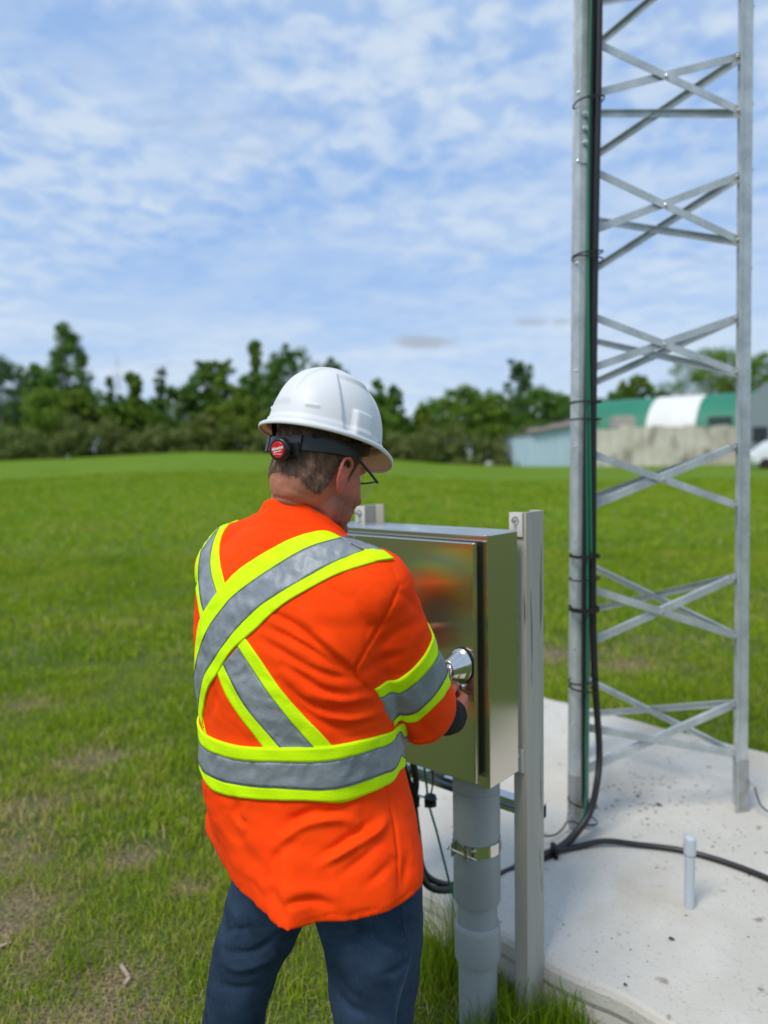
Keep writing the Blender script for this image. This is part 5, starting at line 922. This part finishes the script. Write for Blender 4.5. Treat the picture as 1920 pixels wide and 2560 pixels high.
def jeans():
    mb = MB()
    for leg in LEGS:
        q = resample(np.array(leg), 40); mb.tube(q[:, :3], q[:, 3], 44)
    mb.ell(bw(.0, .0, .90), (.185, .160, .12), (rB, gB, Z), 36, 24)
    V, Nn, Fc = remeshed(mb, .0055, 5); zz = lambda L_: [(440+a/2.074, 1800+b/2.074) for a, b in L_]
    V = fold(V, Nn, [(zz([(1175, 960), (1190, 1080), (1218, 1180), (1215, 1260), (1160, 1450), (1140, 1576)]), 3, 4), (zz([(245, 1120), (300, 1090), (400, 1080)]), -4, 11), (zz([(230, 1180), (300, 1210), (420, 1200), (520, 1120)]), -5, 12), (zz([(240, 1260), (330, 1290), (480, 1240), (580, 1160)]), 4, 12), (zz([(200, 1360), (300, 1400), (430, 1380)]), -4, 13), (zz([(810, 1290), (880, 1400), (960, 1450)]), -5, 13), (zz([(820, 1380), (900, 1500), (1000, 1540)]), -4, 12), (zz([(300, 980), (330, 1060), (310, 1110)]), 4, 9), (zz([(1000, 1120), (1100, 1180), (1180, 1200)]), -4, 12), (zz([(1060, 1330), (1140, 1300), (1180, 1260)]), -4, 12), (zz([(760, 1100), (860, 1160), (980, 1130)]), -3, 14), (zz([(560, 1110), (600, 1180), (590, 1260)]), -4, 12)])
    V = wrinkle(V, Nn, .005, 10, (1, 1, 1.6)); V = wrinkle(V, Nn, .002, 28)
    m = mat('denim', (.017, .032, .062), .85, var=(.034, .062, .108), vscale=9, spec=.15, detail=8); overlay(m, (.05, .085, .14), 300, .55, .72, stretch=(1, 1, .3), amount=.55); overlay(m, (.045, .078, .13), 5, .5, .75, amount=.7, off=(2, 2, 1)); overlay(m, (.006, .012, .026), 22, .52, .70, amount=.5, off=(0, 3, 1))
    N = m.node_tree.nodes; L = m.node_tree.links; tc = N.new('ShaderNodeTexCoord'); n = N.new('ShaderNodeTexNoise'); n.inputs['Scale'].default_value = 500; L.new(tc.outputs['Object'], n.inputs[0]); bp = N.new('ShaderNodeBump'); bp.inputs['Strength'].default_value = .4; bp.inputs['Distance'].default_value = .002; L.new(n.outputs[0], bp.inputs['Height']); L.new(bp.outputs[0], N['Principled BSDF'].inputs['Normal'])
    mb = MB(); mb.add(V, Fc); o = mb.build('jeans', m, person, smooth=True); bv = BVHTree.FromPolygons([Vector(v) for v in V], Fc)
    pts = resample(zz([(1172, 960), (1187, 1080), (1215, 1180), (1212, 1260), (1157, 1450), (1137, 1576)]), 60); path = []
    for (u, v) in pts:
        h = bv.ray_cast(Vector(CAM), Vector(ray(u, v)).normalized())
        if h[0] is not None: path.append(np.array(h[0])+np.array(h[1])*.0004)
    mb = MB(); mb.tube(path, .0010, 6); mb.build('seam_stitching', mat('stitch_thread', (.035, .052, .08), .9), o)
    bt = mat('boot_leather', (.10, .06, .035), .6)
    for leg, a in ((LEGS[0], rad(30)), (LEGS[1], rad(44))):
        b = np.array(leg[-1][:3]); d = np.array([math.sin(a), math.cos(a), 0]); mb = MB(); mb.chain([b+[0, 0, .06], b-[0, 0, .01]], [.052, .050]); mb.chain([b*[1, 1, 0]+Z*.050-d*.03, b*[1, 1, 0]+Z*.050+d*.07, b*[1, 1, 0]+Z*.042+d*.17], [.046, .046, .038]); V, Nn, Fc = remeshed(mb, .006, 4); V[:, 2] = np.maximum(V[:, 2], .004); mb = MB(); mb.add(V, Fc); mb.build('boot', bt, person, smooth=True)
jeans()
# ---- hard hat
HC = HO+hu*.076-hf*.004
def hat():
    a_, b_, hh = .107, .124, .138; n, k = 180, 90; wm = mat('hat_plastic', (.68, .70, .715), .46, coat=.0, spec=.4)
    def shell(off):
        V = []
        for i in range(k+1):
            t = i/k
            for j in range(n):
                th = 2*math.pi*j/n; cf, sf = math.cos(th), math.sin(th)      # cf towards the front, sf to the right
                if t < .80:
                    e = t/.80*math.pi/2; r = math.sin(e)**.86; z = hh*math.cos(e)**.92*(1 if e < math.pi/2 else 0); al = abs(sf); d = off
                    el = 1-t/.80                                            # 1 at the crown, 0 at the rim
                    side = sst(abs(th if th < math.pi else th-2*math.pi)*180/math.pi, 34, 40)*(1-sst(abs(th if th < math.pi else th-2*math.pi)*180/math.pi, 106+26*el, 109+26*el))
                    d += .0045*sst(el, .50, .58)*0
                    d -= .0065*side*(1-sst(el, .60, .68))
                    # slot boss above the ear, small ledge at the back
                    ad = (th if th < math.pi else 2*math.pi-th)*180/math.pi
                    d += .0085*(sst(ad, 74, 77)-sst(ad, 97, 100))*(1-sst(el, .20, .235))
                    d += .0030*(sst(ad, 134, 136)-sst(ad, 148, 150))*(sst(el, .125, .135)-sst(el, .15, .165))
                    # raised centre ridge from front to back
                    X = sf*r*a_; d += .0035*(1-sst(abs(X), .020, .026))*sst(el, .12, .2)*(1 if cf > -.97 else 1)
                    # gutter step near the rim
                    d += .0035*(1-sst(el, .035, .06))
                    x, y = sf*r*(a_+d), cf*r*(b_+d); z += d*max(.0, math.cos(e)); z += .0
                else:
                    q = (t-.80)/.20; ex = .0100+.024*max(0, cf)**2.2+.002*max(0, -cf); x, y = sf*(a_+off*.3+.0035+ex*q), cf*(b_+off*.3+.0035+ex*q); z = -.004*q-.020*max(0, cf)**2.4*q-.006*abs(sf)*q*0+off*.7-.010*(q > .999)*0
                V.append(HC+hr*x+hf*y+hu*z)
        return V
    o_ = shell(0.0); i_ = shell(-.0032); N_ = len(o_); mb = MB()
    Fc = [(i*n+j, i*n+(j+1) % n, (i+1)*n+(j+1) % n, (i+1)*n+j)[::-1] for i in range(k) for j in range(n)]
    lip = k*n; Fi = [tuple(N_+q for q in f[::-1]) for f in Fc]; rim = [(lip+j, lip+(j+1) % n, N_+lip+(j+1) % n, N_+lip+j)[::-1] for j in range(n)]
    V = o_+i_; mb.add(V, Fc+Fi+rim); hat_ = mb.build('hard_hat', wm, person, smooth=True)
    # rolled edge all round
    edge = [(np.array(o_[lip+j])+np.array(i_[lip+j]))/2-hu*.002 for j in range(n)]; mb = MB(); V = []; 
    for j in range(n):
        d = edge[j]-HC; d -= hu*(d@hu); d /= np.linalg.norm(d)
        for q in range(8): a = 2*math.pi*q/8; V.append(edge[j]+d*.0024*math.cos(a)+hu*.0046*math.sin(a))
    mb.add(V, [(j*8+q, j*8+(q+1) % 8, ((j+1) % n)*8+(q+1) % 8, ((j+1) % n)*8+q) for j in range(n) for q in range(8)]); mb.build('rim_edge', wm, hat_, smooth=True)
    # headband, ratchet, badge
    bp_ = mat('black_plastic', (.010, .010, .011), .35); n = 96; V = []; q0 = HO+hu*.045
    def bandpt(th, w_, out):
        cf, sf = math.cos(th), math.sin(th); back = max(0, -cf); c = q0+hu*(.004-.016*back**1.5+.026*max(0, cf)); return c+hr*sf*(.0835+out)+hf*(cf*(.106+out)-.010)+hu*w_*(1-.25*max(0, cf))
    for out, w_ in ((0, -.0145), (.0030, -.0145), (.0030, .0145), (0, .0145)):
        for j in range(n): V.append(bandpt(2*math.pi*j/n, w_, out))
    mb = MB(); mb.add(V, [(r*n+j, r*n+(j+1) % n, ((r+1) % 4)*n+(j+1) % n, ((r+1) % 4)*n+j) for r in range(4) for j in range(n)]); hb = mb.build('headband', bp_, hat_, bevel=.001)
    for th in (rad(150), rad(212)): mb = MB(); c = bandpt(th, 0, .004); d = c-q0; d -= hu*(d@hu); d /= np.linalg.norm(d); mb.box(c, (np.cross(d, hu), hu, d), (.012, .0165, .0035)); mb.build('band_buckle', bp_, hat_, bevel=.0015)
    for th in (rad(48), rad(-48), rad(128), rad(-128)):
        a = bandpt(th, .010, .002); cf, sf = math.cos(th), math.sin(th); b = HC+hr*sf*.100+hf*cf*.122+hu*.012; mb = MB(); d = np.cross(b-a, hu); mb.bar(a, b, d, .013, .003); mb.build('suspension_strap', bp_, hat_)
    kn = P(697, 1124, 1.398); nn = np.array([-.50, -.86, -.05]); nn /= np.linalg.norm(nn)
    mb = MB(); mb.lathe(kn-nn*.020, nn, [(0, .0190), (.004, .0215), (.016, .0228), (.0215, .0215), (.0235, .0185), (.0225, .0160)], 48); kb = mb.build('ratchet_knob', bp_, hat_, smooth=True)
    ux = np.cross(Z, nn); ux /= np.linalg.norm(ux); uy = np.cross(nn, ux)
    for sgn in (-1, 1): mb = MB(); mb.box(kn-nn*.018+ux*sgn*.021, (ux, uy, nn), (.012, .0135, .004)); mb.build('knob_wing', bp_, hat_, bevel=.002)
    mb = MB(); mb.lathe(kn+nn*.0015, nn, [(0, .0155), (.0018, .0155), (.0028, .0145)], 40); bd = mb.build('red_badge', mat('badge_red', (.62, .010, .018), .3), hat_, smooth=False)
    cu = bpy.data.curves.new('badge_text', 'FONT'); cu.body = 'Milwaukee'; cu.size = .0062; cu.shear = .35; cu.align_x = 'CENTER'; cu.align_y = 'CENTER'; cu.extrude = .00012; cu.offset = .00012; t = bpy.data.objects.new('tmp_t', cu); COL.objects.link(t)
    dg = bpy.context.evaluated_depsgraph_get(); tm = bpy.data.meshes.new_from_object(t.evaluated_get(dg)); bpy.data.objects.remove(t); Vt = np.empty(len(tm.vertices)*3); tm.vertices.foreach_get('co', Vt); Vt = Vt.reshape(-1, 3); Ft = [tuple(p.vertices) for p in tm.polygons]
    al = rad(-12) if False else rad(12); c = kn+nn*.0047; wt = mat('badge_white', (.9, .9, .9), .4); ca, sa = math.cos(al), math.sin(al)
    X = (Vt[:, 0]*ca-Vt[:, 1]*1.25*sa)[:, None]; Y_ = (Vt[:, 0]*sa+Vt[:, 1]*1.25*ca)[:, None]; mb = MB(); mb.add(c+ux*X+uy*(Y_+.0025)+nn*Vt[:, 2:3], Ft)
    bolt2 = [(-.0100, -.0045), (.0005, -.0018), (-.0006, -.0034), (.0100, -.0002), (.0098, -.0012), (.0008, -.0048), (.0018, -.0033), (-.0098, -.0058)]; V = [c+ux*a+uy*b for a, b in bolt2]+[c+ux*a+uy*b-nn*.0006 for a, b in bolt2]; kk = len(bolt2); mb.add(V, [tuple(range(kk)), tuple(range(2*kk-1, kk-1, -1))])
    mb.box(c-uy*.0082, (ux, uy, nn), (.0095, .0004, .0002)); mb.build('badge_lettering', wt, hat_)
hat()
def glasses():
    fm = mat('glasses_black', (.010, .010, .010), .3); lens = mat('clear_lens', (.95, .97, .98), .02, trans=1.0, spec=.5); lens.node_tree.nodes['Principled BSDF'].inputs['IOR'].default_value = 1.3; lens.node_tree.nodes['Principled BSDF'].inputs['Transmission Weight'].default_value = 0; lens.node_tree.nodes['Principled BSDF'].inputs['Alpha'].default_value = .07; mb = MB()
    for sg in (1, -1): mb = MB(); mb.tube(resample([hw(sg*.083, -.020, .012), hw(sg*.085, -.004, .034), hw(sg*.084, .02, .037), hw(sg*.080, .06, .022), hw(sg*.073, .095, .008)], 24), np.r_[np.linspace(.0045, .0028, 6), np.full(18, .0027)], 10, sq=(.7, 1.2)); g = mb.build('glasses_temple', fm, person, smooth=True)
    mb = MB(); mb.tube(resample([hw(.074, .093, .010), hw(.045, .113, .014), hw(0, .121, .012), hw(-.045, .113, .014), hw(-.074, .093, .010)], 24), .0021, 8); fr = mb.build('glasses_frame', fm, person, smooth=True)
    for sg in (1, -1):
        V = []; n, k = 12, 8
        for th in (0, .0016):
            for i in range(n):
                a = i/(n-1); x = .010+.062*a; y = .1185-th-.026*a**2
                for j in range(k): b = j/(k-1); V.append(hw(sg*x, y-.012*b, .012-(.040*math.sqrt(max(0.04, 1-(2*a-1)**2*.75)))*b))
        Fc = [(i*k+j, i*k+j+1, (i+1)*k+j+1, (i+1)*k+j) for i in range(n-1) for j in range(k-1)]; Fc += [tuple(n*k+q for q in f[::-1]) for f in Fc]; mb = MB(); mb.add(V, Fc); mb.build('glasses_lens', lens, fr, smooth=True)
        mb = MB(); mb.ell(hw(sg*.031, .0715, .010), .0118); mb.build('eye', mat('eye_white', (.8, .78, .76), .2) if sg > 0 else bpy.data.materials['eye_white'], person, smooth=True)
glasses()
